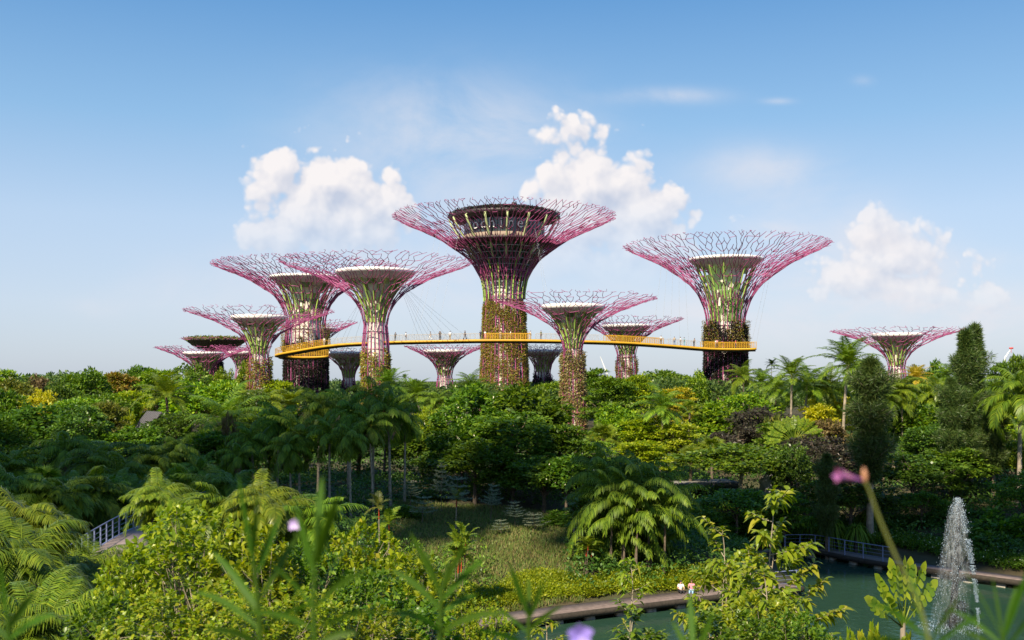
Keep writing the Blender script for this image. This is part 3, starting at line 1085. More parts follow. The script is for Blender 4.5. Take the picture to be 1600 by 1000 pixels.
for sd in (-1, 1):
    top = PL + S * sd * 1.12 + [0, 0, 1.68]
    bot = PL + S * sd * 1.12 + [0, 0, 0.5]
    mid = PL + S * sd * 1.12 + [0, 0, 1.1]
    for nm, sel, mt, rr in (('yellow_railing', yel, 'yellowp', 0.045), ('grey_railing', ~yel, 'rail', 0.028)):
        idx = np.flatnonzero(sel)
        for run in np.split(idx, np.flatnonzero(np.diff(idx) > 1) + 1):
            if len(run) < 2:
                continue
            mb = MB()
            mb.rods(bot[run], top[run], rr, rr, 4)
            for lv in ((1.68, rr * 1.2), (1.38, rr * .55), (1.1, rr * .55), (0.82, rr * .55)):
                q_ = (PL + S * sd * 1.12 + [0, 0, lv[0]])[run]
                mb.tube(q_, lv[1], 4)
            if nm == 'yellow_railing':
                mb.rods((bot[run][:-1] + bot[run][1:]) / 2, (top[run][:-1] + top[run][1:]) / 2, rr * .7, rr * .7, 4)
            mb.obj(nm, M[mt], sky_root)
# hanger cables
for key, pts in ((2, [(655, 1), (662, 1), (670, 1), (680, 1), (691, 1), (704, 1), (718, 1), (735, 1), (530, -1), (540, -1), (550, -1), (520, -1)]),
                 (1, [(640, -1), (652, -1), (664, -1), (676, -1), (860, 1), (872, 1)]),
                 (14, [(1020, -1), (1032, -1), (1046, -1), (1060, -1), (1074, -1), (1173, 1), (1178, 1)])):
    r_, i_ = TW[key]
    for k, (pxp, sgn) in enumerate(pts):
        j = int(np.argmin(np.abs(pxx - pxp) + (pxx < 513) * 999))
        a_ = math.atan2(SWP[j][1] - i_['Y'], SWP[j][0] - i_['X'])
        frac = 0.86 - 0.025 * k
        hh = max(0.35, frac)
        rr_ = i_['nr'] + (i_['Rm'] - i_['nr']) * np.interp(hh, PH, PR)
        zz = i_['zn'] + i_['z0'] + (i_['zt'] - i_['zn']) * hh
        P0 = np.array([i_['X'] + rr_ * math.cos(a_), i_['Y'] + rr_ * math.sin(a_), zz]) - base
        MB().rods([P0], [PL[j] + [0, 0, .5]], 0.016, 0.016, 4).obj('hanger_cable', M['steel'], sky_root)

# ------------------------------------------------------------------ boardwalks, path, small buildings
wood = mat('weathered_boards', (0.20, 0.15, 0.13), 0.8, noise=0.35, scale=3)
wnt = wood.node_tree
tt = NT(wnt)
cc = tt.new('ShaderNodeTexCoord')
wv = tt.new('ShaderNodeTexWave')
wv.inputs['Scale'].default_value = 1.6
wv.inputs['Distortion'].default_value = 0.4
wnt.links.new(cc.outputs['Object'], wv.inputs['Vector'])
bp = tt.new('ShaderNodeBump')
bp.inputs['Strength'].default_value = 0.6
wnt.links.new(wv.outputs['Fac'], bp.inputs['Height'])
wnt.links.new(bp.outputs[0], wnt.nodes['Principled BSDF'].inputs['Normal'])
pierm = mat('pale_pier_stone', (0.42, 0.38, 0.32), 0.8, noise=0.4, scale=3)
railm = mat('blue_grey_rail', (0.16, 0.19, 0.32), 0.4, 0.5)


def boardwalk(pts, label, wd=1.7, z=0.62, rail=None, cat='boardwalk', name='boardwalk', piers=True, m=wood, group=None, pside=0.0, zs=None):
    P = np.array([(x, y, z if zs is None else zs[i]) for i, (x, y) in enumerate(pts)], float)
    P = resample(catmull(P, 6), 0.55)
    c = P[len(P) // 2].copy()
    root = empty(name, tuple(c))
    tag(root, label, cat, group)
    L = P - c
    mb = MB()
    S = ribbon(mb, L, wd, -0.14, 0.0)
    mb.obj('planks', m, root)
    mb = MB()
    ribbon(mb, L, 0.1, -0.34, 0.02, wd / 2 + .05)
    ribbon(mb, L, 0.1, -0.34, 0.02, -wd / 2 - .05)
    mb.obj('side_beam', M['barkdark'] if piers else railm, root)
    if piers:
        for k in range(2, len(L), 4):
            q_ = L[k] + S[k] * pside
            mb = MB()
            mb.box((q_[0], q_[1], -0.62 - z / 2 + 0.0), (0.55, 0.75, 0.55 + z), math.atan2(S[k][1], S[k][0]), 0.75)
            mb.obj('pier', pierm, root)
    if rail:
        for (k0, k1, side, step, hgt) in rail:
            a, b_ = int(k0 * (len(L) - 1)), int(k1 * (len(L) - 1))
            q_ = L[a:b_ + 1] + S[a:b_ + 1] * side * wd / 2
            mb = MB()
            mb.tube(q_ + [0, 0, hgt], 0.035, 5)
            for lv in (0.3, 0.55, 0.8):
                mb.tube(q_ + [0, 0, lv * hgt / 1.1], 0.012, 4)
            h = mb.obj('handrail', railm, root)
            for j in range(0, len(q_), step):
                MB().rods([q_[j]], [q_[j] + [0, 0, hgt]], 0.05, 0.04, 6).obj('rail_post', railm, root)
    return root


def G(px_, py_, z):
    Y = FPX * (CAMZ - z) / (py_ - HZ)
    return ((px_ - 800) / FPX * Y, Y)


boardwalk([G(690, 984, .62), G(780, 966, .62), G(870, 954, .62), G(960, 943, .62), G(1060, 931, .62), G(1150, 921, .62), G(1243, 913, .62)], 'sunlit brown boardwalk along the near side of the green bank', wd=1.7, pside=-0.45, rail=[(0.93, 1.0, -1, 3, 1.1)])
boardwalk([G(1180, 862, .62), G(1225, 856, .62), G(1280, 857, .62), G(1340, 868, .62), G(1400, 878, .62), G(1470, 888, .62), G(1540, 897, .62), G(1600, 905, .62), G(1650, 912, .62)], 'shaded curved boardwalk with blue railing on the far side of the pond', wd=1.5, pside=-0.4, rail=[(0.12, 0.55, -1, 3, 1.15)])
# path on the left between palms
pathm = mat('path_paving', (0.24, 0.19, 0.17), 0.85, noise=0.25, scale=5)
boardwalk([(-14.5, 34), (-17.0, 40), (-19.3, 46.5), (-20.6, 54), (-20.9, 62), (-18.8, 71)], 'grey raised garden path with purple-blue railing among the left palms', wd=2.6, rail=[(0.0, 1.0, 1, 2, 1.1), (0, .35, -1, 3, 1.1)], cat='path', name='raised_path', piers=False, m=pathm, zs=[4.6, 4.7, 4.9, 5.1, 5.3, 5.4])


M['roofgrey0'] = mat('batten_grey', (0.12, 0.12, 0.13), .8)


def roof_house(px_, py_, Y, label):
    p_ = W(px_, py_, Y)
    root = empty('garden_hut', (p_.x, p_.y, gz(p_.x, p_.y)), 0.65)
    tag(root, label, 'hut')
    h = p_.z - root.location.z
    a = MB()
    a.box((0, 0, h * .3), (3.6, 3.2, h * .6))
    a.obj('wall', M['bark'], root)
    rf = MB()
    for sg in (-1, 1):
        V = [(sg * 3.0, -2.5, h - 3.8), (sg * 3.0, 2.5, h - 3.8), (0, 2.5, h), (0, -2.5, h)]
        V2 = [(x, y, z - .18) for x, y, z in V]
        rf.add(V + V2, [(0, 1, 2, 3), (7, 6, 5, 4), (0, 3, 7, 4), (1, 5, 6, 2), (0, 4, 5, 1)])
    r_ = rf.obj('roof', mat('grey_thatch', (0.085, 0.08, 0.09), 0.9, noise=0.4, scale=6, bump=0.5), root)
    bt = MB()
    for k in range(9):
        for sg in (-1, 1):
            bt.rods([(sg * 3.03, -2.4 + k * .6, h - 3.78)], [(0, -2.4 + k * .6, h + .03)], 0.04, 0.04, 4)
    bt.obj('batten', M['roofgrey0'], r_)


roof_house(241, 643, 118, 'small hut with a steep grey roof poking out of dark trees on the left')


M['roofgrey'] = mat('stained_roof', (0.20, 0.19, 0.18), .8, noise=.5, scale=1.2)


def shelter(px_, py_, Y, w_, d_, label, z_h=2.9):
    p_ = W(px_, py_, Y)
    g0 = gz(p_.x, p_.y)
    root = empty('garden_shelter', (p_.x, p_.y, g0), 0.2)
    tag(root, label, 'shelter')
    h = p_.z - g0
    MB().box((0, 0, h), (w_, d_, .4)).box((0, 0, h - .33), (w_ * .96, d_ * .96, .16)).obj('roof', M['roofgrey'], root)
    for sx in (-1, 1):
        for sy in (-1, 1):
            MB().box((sx * (w_ / 2 - .5), sy * (d_ / 2 - .4), h / 2), (.35, .35, h - .3)).obj('post', M['concrete'], root)
    MB().box((0, d_ / 2 - .3, h * .45), (w_ * .8, .15, h * .8)).obj('back_wall', M['darksteel'], root)


shelter(1100, 755, 98, 6, 4, 'low pale flat-roofed shelter behind the big palm clump, under trees')
shelter(625, 752, 100, 6, 3, 'low grey flat-roofed shelter seen between palm trunks left of centre')


def rock(px_, py_, Y, label):
    p_ = W(px_, py_, Y)
    V, F = [], []
    n = 14
    m_ = 9
    rs = np.random.default_rng(5)
    ph = rs.random(6) * 6
    for i in range(m_):
        for j in range(n):
            la = math.pi * (i + .5) / m_
            lo = 2 * math.pi * j / n
            k = 1 + .25 * math.sin(lo * 2 + ph[0]) + .2 * math.sin(la * 4 + lo + ph[1]) + .12 * math.sin(lo * 5 + la * 3)
            V.append((1.5 * k * math.sin(la) * math.cos(lo) + (math.cos(la)) * .7, 1.2 * k * math.sin(la) * math.sin(lo), 2.3 * k * math.cos(la)))
    F = [(i * n + j, i * n + (j + 1) % n, i * n + n + (j + 1) % n, i * n + n + j) for i in range(m_ - 1) for j in range(n)]
    o = MB().add(V, F).obj('boulder', mat('pale_rock', (0.34, 0.33, 0.33), 0.85, noise=0.5, scale=2, bump=0.6), smooth=False)
    o.location = (p_.x, p_.y, p_.z)
    tag(o, label, 'boulder')


rock(1213, 752, 92, 'tall pale grey boulder among dark trees above the leafy sapling')


def fountain():
    bx, by = G(1529, 982, 0.0)
    topz = CAMZ + (HZ - 778) / FPX * by
    root = empty('fountain_jet', (bx, by, 0))
    tag(root, 'tall plume of white fountain spray rising from the pond at right', 'fountain')
    rs = np.random.default_rng(3)
    o4 = np.array([(1, 0, -.7), (-1, 0, -.7), (0, 1, .7), (0, -1, .7)])
    mm = mat('spray_water', (0.36, 0.46, 0.56), 0.2, 0.6)

    def drops(C, r_, name):
        n = len(C)
        V = (C[:, None] + o4[None] * r_[:, None, None] * [1, 1, 3.2]).reshape(-1, 3)
        F = np.array([(0, 1, 2), (0, 3, 1), (0, 2, 3), (1, 3, 2)])
        F = (F[None] + (np.arange(n) * 4)[:, None, None]).reshape(-1, 3)
        MB().add(V, F).obj(name, mm, root)
    # rising stream, broken into pulses
    n = 6000
    t_ = rs.random(n)
    t_ = t_[(np.sin(t_ * 60) + np.sin(t_ * 23 + 1)) > -1.1]
    n = len(t_)
    C = np.stack([-1.15 * t_ ** 1.6 + rs.normal(size=n) * (.03 + .10 * t_), rs.normal(size=n) * (.03 + .1 * t_), topz * t_], 1)
    drops(C, 0.004 + rs.random(n) ** 5 * .016, 'stream')
    # drops falling in ragged veils that drift to the left
    n = 14000
    f_ = rs.random(n) ** 0.62
    v_ = rs.integers(0, 16, n)
    vx = -1.15 - (rs.random(16) * 1.9 - .45)[v_] * f_ ** .75 + rs.normal(size=n) * (.04 + .10 * f_)
    vy = (rs.random(16) - .5)[v_] * 1.4 * f_ + rs.normal(size=n) * .12
    vz = topz * (1 - f_ ** 1.5 * .98) + rs.normal(size=n) * .06
    keep = rs.random(n) < (1.0 - .55 * f_)
    C = np.stack([vx, vy, np.maximum(vz, .02)], 1)[keep]
    drops(C, 0.0025 + rs.random(len(C)) ** 6 * .014, 'spray')
    # splash on the surface
    n = 1200
    a_ = rs.random(n) * 6.28
    r_ = rs.random(n) ** .6 * 1.5
    C = np.stack([-1.6 + r_ * np.cos(a_) * 1.2, r_ * np.sin(a_), rs.random(n) ** 3 * .35], 1)
    drops(C, 0.005 + rs.random(n) ** 4 * .018, 'splash')
    # veils of fine mist: ragged, see-through shells
    mi = bpy.data.materials.new('mist_water')
    mi.use_nodes = True
    tm = NT(mi.node_tree)
    pm_ = mi.node_tree.nodes['Principled BSDF']
    pm_.inputs['Base Color'].default_value = (0.86, 0.91, 0.96, 1)
    pm_.inputs['Roughness'].default_value = 0.9
    pm_.inputs['Specular IOR Level'].default_value = 0.1
    tcm = tm.new('ShaderNodeTexCoord')
    mpm = tm.new('ShaderNodeMapping')
    mpm.inputs['Scale'].default_value = (2.6, 2.6, 0.8)
    mi.node_tree.links.new(tcm.outputs['Object'], mpm.inputs[0])
    nm_ = tm.new('ShaderNodeTexNoise')
    nm_.inputs['Scale'].default_value = 2.4
    nm_.inputs['Detail'].default_value = 7
    nm_.inputs['Roughness'].default_value = 0.75
    mi.node_tree.links.new(mpm.outputs[0], nm_.inputs['Vector'])
    sx_ = tm.new('ShaderNodeSeparateXYZ')
    mi.node_tree.links.new(tcm.outputs['Object'], sx_.inputs[0])
    al = tm.m('MULTIPLY', tm.smooth(nm_.outputs['Fac'], 0.42, 0.70), tm.m('MULTIPLY_ADD', tm.smooth(sx_.outputs[2], 0.2, 6.5), 0.09, 0.045))
    mi.node_tree.links.new(al, pm_.inputs['Alpha'])
    for q_, (w_, dx_) in enumerate(((1.0, 0), (.72, .06), (.45, .1), (.2, .12))):
        V, F = [], []
        nh, na = 16, 18
        for i in range(nh + 1):
            f_ = i / nh
            zz_ = topz * (1 - f_ ** 1.35) * (1 - .01 * q_) + .01
            rr_ = (.10 + 1.0 * f_ ** .65) * w_
            for j in range(na):
                a_ = 6.2832 * j / na
                k2_ = 1 + .10 * math.sin(3 * a_ + q_ * 2 + 5 * f_)
                V.append((-1.15 - .42 * f_ + dx_ + rr_ * k2_ * math.cos(a_), rr_ * .8 * k2_ * math.sin(a_), zz_))
        F = [(i * na + j, i * na + (j + 1) % na, i * na + na + (j + 1) % na, i * na + na + j) for i in range(nh) for j in range(na)]
        MB().add(V, F).obj('mist', mi, root, smooth=True)
    MB().lathe([(0.12, -0.3), (0.12, 0.12), (0.05, 0.2), (0.0, 0.2)], n=12).obj('nozzle', M['darksteel'], root)


fountain()


def crane(px0, py0, px1, py1, Y, label, red=False):
    a, b_ = W(px0, py0, Y), W(px1, py1, Y)
    g0 = gz(a.x, a.y)
    root = empty('tower_crane', (a.x, a.y, g0))
    tag(root, label, 'crane')
    A = np.array([0, 0, a.z - g0])
    B = np.array([b_.x - a.x, 0, b_.z - g0])
    th = Y / FPX * 0.8
    m = MB()
    m.rods([(0, 0, 0)], [A], th * 1.3, th * 1.3, 4)
    m.obj('mast', M['white'], root)
    m = MB()
    for o_ in (0, th * 2):
        m.rods([A + [o_, 0, 0]], [B], th * .6, th * .5, 4)
    for k in range(10):
        q_ = A + (B - A) * k / 10
        m.rods([q_], [q_ + (B - A) / 10 + [th * 2 * (1 - k / 10), 0, 0]], th * .35, th * .35, 4)
    m.obj('jib', M['white'], root)
    if red:
        MB().box(tuple(B), (th * 7, th * 3, th * 3), 0).rods([B], [B - [0, 0, th * 9]], th * .4, th * .4, 4).obj('jib_tip', M['redp'], root)


crane(948, 585, 938, 557, 700, 'thin white crane jib above distant trees right of the nearest tower')
crane(1570, 558, 1580, 544, 600, 'small white crane with red tip above the trees at far right', True)
# ------------------------------------------------------------------ vegetation: shared shapes
def limbs(mb, pts, base_h, r0, rs, side=5, n_lim=14, z_from=0.45):
    """trunk plus limbs that run out to some clump centres"""
    H_ = base_h
    n = 7
    tr = [(0.12 * math.sin(i * .9 + 1) * (i / n), 0.12 * math.cos(i * 1.1) * (i / n), H_ * i / n) for i in range(n + 1)]
    mb.tube(tr, [r0 * (1.25 - 0.75 * i / n) for i in range(n + 1)], 8)
    idx = rs.choice(len(pts), min(n_lim, len(pts)), replace=False)
    for k in idx:
        e = pts[k]
        zs = H_ * (z_from + rs.random() * (0.97 - z_from))
        zs = min(zs, e[2] - 0.3) if e[2] > H_ * z_from else H_ * z_from
        s_ = np.array([0.05, 0.05, max(zs, 0.3)])
        mid = (s_ + e) / 2 + np.array([e[0], e[1], 0]) * 0.12 + rs.normal(size=3) * 0.12
        mb.tube([s_, mid, e], [r0 * .45, r0 * .28, r0 * .1], side, False)


def crown_mesh(seed, kind, nclump, nleaf, leaf, wide, Rx=4.0, zc=6.8, Rz=3.2, cl=0.95):
    rs = np.random.default_rng(seed)
    pts = []
    ph = rs.random(8) * 6.28
    if kind == 'round':
        while len(pts) < nclump:
            d = unit(rs.normal(size=3))
            if d[2] < -0.55:
                continue
            k = 1 + 0.16 * math.sin(2 * math.atan2(d[1], d[0]) + ph[0]) + 0.14 * math.sin(3 * d[2] * 2 + ph[1] + d[0] * 3) + 0.1 * math.sin(5 * d[0] + 4 * d[1] + ph[2])
            rr = (0.70 + 0.30 * rs.random() ** 0.5) * k if rs.random() < 0.85 else rs.random() * 0.7
            pts.append((d[0] * Rx * rr, d[1] * Rx * rr, zc + d[2] * Rz * rr))
    elif kind == 'layer':
        npl = 17
        for i in range(npl):
            a = i * 2.399 + rs.random() * .6
            hfr = (i + .5) / npl
            rr = Rx * (0.9 - 0.55 * hfr) * (0.55 + 0.5 * rs.random())
            cx_, cy_, cz_ = rr * math.cos(a), rr * math.sin(a), zc - Rz * .75 + 1.7 * Rz * hfr
            for q_ in range(nclump // npl):
                b_ = rs.random() * 6.28
                s_ = math.sqrt(rs.random()) * Rx * 0.42
                pts.append((cx_ + s_ * math.cos(b_), cy_ + s_ * math.sin(b_), cz_ + rs.normal() * .08 - 0.12 * s_))
    elif kind == 'umbrella':
        for i in range(nclump):
            a = rs.random() * 6.28
            s_ = math.sqrt(rs.random())
            k = 1 + .15 * math.sin(3 * a + ph[0]) + .1 * math.sin(7 * a + ph[1])
            z = zc + Rz * .75 * (1 - (s_ * .95) ** 2) - rs.random() ** 2 * 1.6 + 0.35 * math.sin(4 * s_ + 3 * a)
            pts.append((s_ * Rx * k * math.cos(a), s_ * Rx * k * math.sin(a), z))
    elif kind == 'open':
        nb = 11
        for i in range(nb):
            a = i * 2.399
            el = 0.2 + 1.1 * rs.random()
            L_ = Rx * (0.75 + 0.35 * rs.random())
            e = np.array([math.cos(a) * math.cos(el) * L_, math.sin(a) * math.cos(el) * L_, zc - Rz * .6 + math.sin(el) * L_ * 0.95])
            for q_ in range(nclump // nb):
                pts.append(tuple(e + rs.normal(size=3) * [0.75, 0.75, 0.5]))
    elif kind == 'shrub':
        for i in range(nclump):
            d = unit(rs.normal(size=3))
            d[2] = abs(d[2])
            k = 1 + .2 * math.sin(3 * math.atan2(d[1], d[0]) + ph[0]) + .15 * math.sin(6 * d[0] + ph[1])
            rr = (0.75 + .25 * rs.random()) * k
            pts.append((d[0] * Rx * rr, d[1] * Rx * rr, 0.1 + d[2] * Rz * rr))
    pts = np.array(pts)
    C = np.repeat(pts, nleaf, 0)
    n = len(C)
    sz = np.repeat(cl * (0.7 + 0.6 * rs.random(len(pts))), nleaf)[:, None]
    dd = unit(rs.normal(size=(n, 3)))
    dd[:, 2] = np.where(rs.random(n) < 0.72, np.abs(dd[:, 2]), dd[:, 2])
    flat = np.array([1, 1, 0.55]) if kind in ('round', 'shrub', 'open') else np.array([1.15, 1.15, 0.28])
    C = C + dd * sz * flat * (0.55 + .45 * rs.random((n, 1)))
    cen = np.array([0, 0, zc if kind != 'shrub' else 0.0])
    outv = unit(C - cen)
    A = unit(dd * [1, 1, .35] * 0.8 + outv * 0.35 + rs.normal(size=(n, 3)) * 0.4 + [0, 0, -0.12])
    N = unit(np.array([0, 0, 1.0]) * 0.9 + outv * 0.45 + rs.normal(size=(n, 3)) * 0.38)
    L_ = leaf * (0.7 + 0.6 * rs.random(n))
    mb = MB().leaves(C, A, N, L_, L_ * wide, 0.10)
    mt = MB()
    if kind != 'shrub':
        limbs(mt, pts, zc + (Rz * .35 if kind != 'umbrella' else 0), 0.2, rs, n_lim=26 if kind != 'round' else 16, z_from=0.35 if kind != 'umbrella' else .6)
    else:
        limbs(mt, pts, 0.6 * Rz, 0.08, rs, n_lim=12, z_from=.1)
    return mb.mesh('crown'), mt.mesh('trunk')


def frond(mb, rc, base, az, el, L, droop, nl, ll, lw, ldroop, rs, st=9, start=0.12, up=0.5, rr=0.03, tipf=0.35, vee=0.25):
    """feather frond: curved rachis with two rows of leaflets"""
    h = np.array([math.cos(az), math.sin(az), 0])
    s_ = np.linspace(0, 1, st)
    ang = el - droop * s_ ** 1.3
    d = np.stack([np.cos(ang), np.sin(ang)], 1) * (L / (st - 1))
    q_ = np.concatenate([[[0, 0]], np.cumsum(d[:-1], 0)])
    P = base + q_[:, :1] * h + q_[:, 1:] * np.array([0, 0, 1.0])
    rc.tube(P, np.linspace(rr, rr * .3, st), 4, False)
    tl = np.linspace(start, 0.985, nl)
    tl = np.repeat(tl, 2) + rs.normal(size=2 * nl) * 0.004
    sd = np.tile([-1.0, 1.0], nl)
    C = np.stack([np.interp(tl, s_, P[:, k]) for k in range(3)], 1)
    T = unit(np.gradient(P, axis=0))
    Tl = unit(np.stack([np.interp(tl, s_, T[:, k]) for k in range(3)], 1))
    side = np.array([-h[1], h[0], 0])
    Nn = unit(np.cross(side[None] * np.ones((len(tl), 1)), Tl))
    Nn = np.where(Nn[:, 2:3] < 0, -Nn, Nn)
    prof = np.interp(tl, [start, start + .2, .6, 1.0], [0.65, 1.0, 0.95, tipf])
    Ld = ll * prof * (0.85 + .3 * rs.random(len(tl)))
    A = unit(side[None] * sd[:, None] * 1.0 + Tl * (up + 0.35 * tl[:, None]) + Nn * (vee + rs.normal(size=(len(tl), 1)) * .1))
    # bent leaflet: two quads
    M1 = C + A * (Ld * .5)[:, None] + np.array([0, 0, -1.0]) * (ldroop * Ld * .12)[:, None]
    A2 = unit(A + np.array([0, 0, -1.0]) * ldroop)
    E = M1 + A2 * (Ld * .5)[:, None]
    S2 = unit(np.cross(A, Nn)) * lw
    V = np.stack([C - S2 * .35, C + S2 * .35, M1 + S2, M1 - S2, E + S2 * .12, E - S2 * .12], 1).reshape(-1, 3)
    F = np.array([(0, 1, 2, 3), (3, 2, 4, 5)])
    F = (F[None] + (np.arange(len(tl)) * 6)[:, None, None]).reshape(-1, 4)
    mb.add(V, F)


def palm_mesh(seed, h, nf, L, nl, ll, lw, el=(1.35, -0.35), droop=1.3, ldroop=0.7, r=0.16, stems=1, sp=0.0, shaft=0.0, tilt=0.0, vee=0.25, dead=0, up=.5):
    rs = np.random.default_rng(seed)
    mb, mt, rc, ms, md = MB(), MB(), MB(), MB(), MB()
    for s_ in range(stems):
        a = rs.random() * 6.28
        off = np.array([math.cos(a), math.sin(a), 0]) * sp * math.sqrt(rs.random()) if stems > 1 else np.zeros(3)
        hh = h * ((0.72 + 0.36 * rs.random()) if 1 < stems < 20 else (0.15 + .95 * rs.random()) if stems >= 20 else 1)
        ln = np.array([rs.normal(), rs.normal(), 0]) * tilt
        top = off + ln * hh + np.array([0, 0, hh])
        n = 7
        P = [off + ln * hh * (i / n) ** 1.6 + np.array([0, 0, hh * i / n]) for i in range(n + 1)]
        mt.tube(P, [r * (1.3 - .5 * min(1, i / 3)) for i in range(n + 1)], 8)
        if shaft:
            ms.tube([top - [0, 0, 0.05], top + [0, 0, shaft]], [r * .95, r * .5], 8)
            top = top + np.array([0, 0, shaft * .9])
        for k in range(nf):
            f_ = k / max(1, nf - 1)
            e = el[0] + (el[1] - el[0]) * f_ + rs.normal() * .1
            az = k * 2.399 + rs.random() * .4
            frond(mb, rc, top + rs.normal(size=3) * .03, az, e, L * (0.8 + .35 * rs.random()), droop * (0.75 + .5 * rs.random()), nl, ll, lw, ldroop, rs, vee=vee, up=up)
        for k in range(dead):
            az = rs.random() * 6.28
            frond(md, rc, top - [0, 0, .3], az, -0.6 - .5 * rs.random(), L * .7, 0.6, int(nl * .7), ll * .8, lw, 1.0, rs)
    mb.add(np.concatenate(rc.v), np.concatenate(rc.f4))
    out = [('crown', mb.mesh('crown'), None), ('trunk', mt.mesh('trunk'), None)]
    if ms.n:
        out.append(('crownshaft', ms.mesh('crownshaft'), None))
    if md.n:
        out.append(('dead_fronds', md.mesh('dead_fronds'), None))
    return out


def fanpalm_mesh(seed, h, nf, L, r=0.15, leafr=0.9, seg=22):
    """costapalmate fans on long stalks"""
    rs = np.random.default_rng(seed)
    mb, mt, rc = MB(), MB(), MB()
    mt.tube([(0, 0, h * i / 5) for i in range(6)], [r * 1.2] * 3 + [r] * 3, 8)
    for k in range(nf):
        az = k * 2.399 + rs.random() * .3
        el = 1.45 - 1.7 * k / nf + rs.normal() * .08
        d = np.array([math.cos(az) * math.cos(el), math.sin(az) * math.cos(el), math.sin(el)])
        P0 = np.array([0, 0, h])
        P1 = P0 + d * L * (0.8 + .3 * rs.random()) + [0, 0, -.1]
        rc.tube([P0, (P0 + P1) / 2 + [0, 0, .06], P1], [.025, .02, .015], 4, False)
        side = np.array([-math.sin(az), math.cos(az), 0])
        up_ = np.cross(side, d)
        th = np.linspace(-1.9, 1.9, seg)
        A = np.cos(th)[:, None] * d + np.sin(th)[:, None] * side + up_ * .15 + np.array([0, 0, -.25])
        C = np.repeat(P1[None], seg, 0)
        mb.blades(C, A, np.repeat(-up_[None], seg, 0) + rs.normal(size=(seg, 3)) * .15, leafr * (0.85 + .25 * rs.random(seg)), 0.045, 0.28, 4, 0.3)
    mb.add(np.concatenate(rc.v), np.concatenate(rc.f4))
    return [('crown', mb.mesh('crown'), None), ('trunk', mt.mesh('trunk'), None)]


def traveller_mesh(seed, h, nf, L, lw):
    """traveller's palm: paddles in one flat fan"""
    rs = np.random.default_rng(seed)
    mb, mt, ms = MB(), MB(), MB()
    mt.tube([(0, 0, h * i / 4) for i in range(5)], [.2, .19, .18, .18, .2], 8)
    for k in range(nf):
        a = R(8) + R(164) * k / (nf - 1)
        d = np.array([math.cos(a), 0.05 * (1 if k % 2 else -1), math.sin(a)])
        P0 = np.array([0.1 * math.cos(a), 0, h - .15])
        P1 = P0 + d * L * (.5 + .05 * rs.random())
        ms.tube([P0, P1], [.09, .035], 5, False)
        n = 20
        tt = np.linspace(0, 1, n)
        Lb = L * .62
        cx_ = P1 + d * (tt * Lb)[:, None] + np.array([math.cos(a) * .1, 0, -.22]) * (tt ** 2 * Lb)[:, None]
        for sg in (-1, 1):
            sd = np.cross(d, [0, 1.0, 0]) * sg
            wl = lw * np.sin(np.pi * np.clip(tt * .93 + .05, 0, 1)) ** .6 * (0.85 + .2 * rs.random(n))
            A = unit(sd * 1.0 + d * .35 + np.array([0, 0.25 * rs.normal(), -0.15]))
            mb.blades(cx_, np.repeat(A[None], n, 0) + rs.normal(size=(n, 3)) * .09, np.repeat([[0, -1.0, 0.25]], n, 0), wl, Lb / n * .95, .15, 4, .1)
    return [('leaf_paddles', mb.mesh('leaf_paddles'), None), ('leaf_stalks', ms.mesh('leaf_stalks'), None), ('trunk', mt.mesh('trunk'), None)]


def casuarina_mesh(seed, h, Rx, bottom=0.22, tops=1):
    rs = np.random.default_rng(seed)
    mb, mt = MB(), MB()
    pts = []
    for tp in range(tops):
        ox = 0 if tops == 1 else (-1 + 2 * tp) * Rx * .38
        hh = h * (1 if tp == tops - 1 else .965)
        mt.tube([(ox * min(1, i / 6), .1 * math.sin(i), hh * i / 12) for i in range(13)], [0.22 * (1.15 - i / 12) + .015 for i in range(13)], 7)
        nb = 160
        for i in range(nb):
            f_ = (i + .5) / nb
            z = hh * (bottom + (1 - bottom) * f_)
            rmax = Rx * (0.62 if tops > 1 else .95) * min(1, 3.2 * (1 - f_) ** .75 + .04) * (0.75 + .3 * math.sin(f_ * 23 + seed)) * min(1, f_ * 5 + .45)
            a = i * 2.399
            L_ = rmax * (.6 + .5 * rs.random())
            e = np.array([ox + math.cos(a) * L_, math.sin(a) * L_, z + L_ * .55])
            s_ = np.array([ox, 0, z - L_ * .15])
            mt.rods([s_], [e], .03, .012, 4)
            for q_ in range(4):
                pts.append(s_ + (e - s_) * (.35 + .65 * (q_ + rs.random()) / 4))
    pts = np.array(pts)
    nl = 42
    C = np.repeat(pts, nl, 0)
    n = len(C)
    d = unit(rs.normal(size=(n, 3)) * [1, 1, .8])
    C = C + d * .22 * rs.random((n, 1))
    A = unit(d + [0, 0, 0.15] + unit(C * [1, 1, 0] + 1e-6) * .5)
    mb.leaves(C, A, rs.normal(size=(n, 3)), .30 + .22 * rs.random(n), 0.022, 0.0)
    return [('crown', mb.mesh('crown'), None), ('trunk', mt.mesh('trunk'), None)]


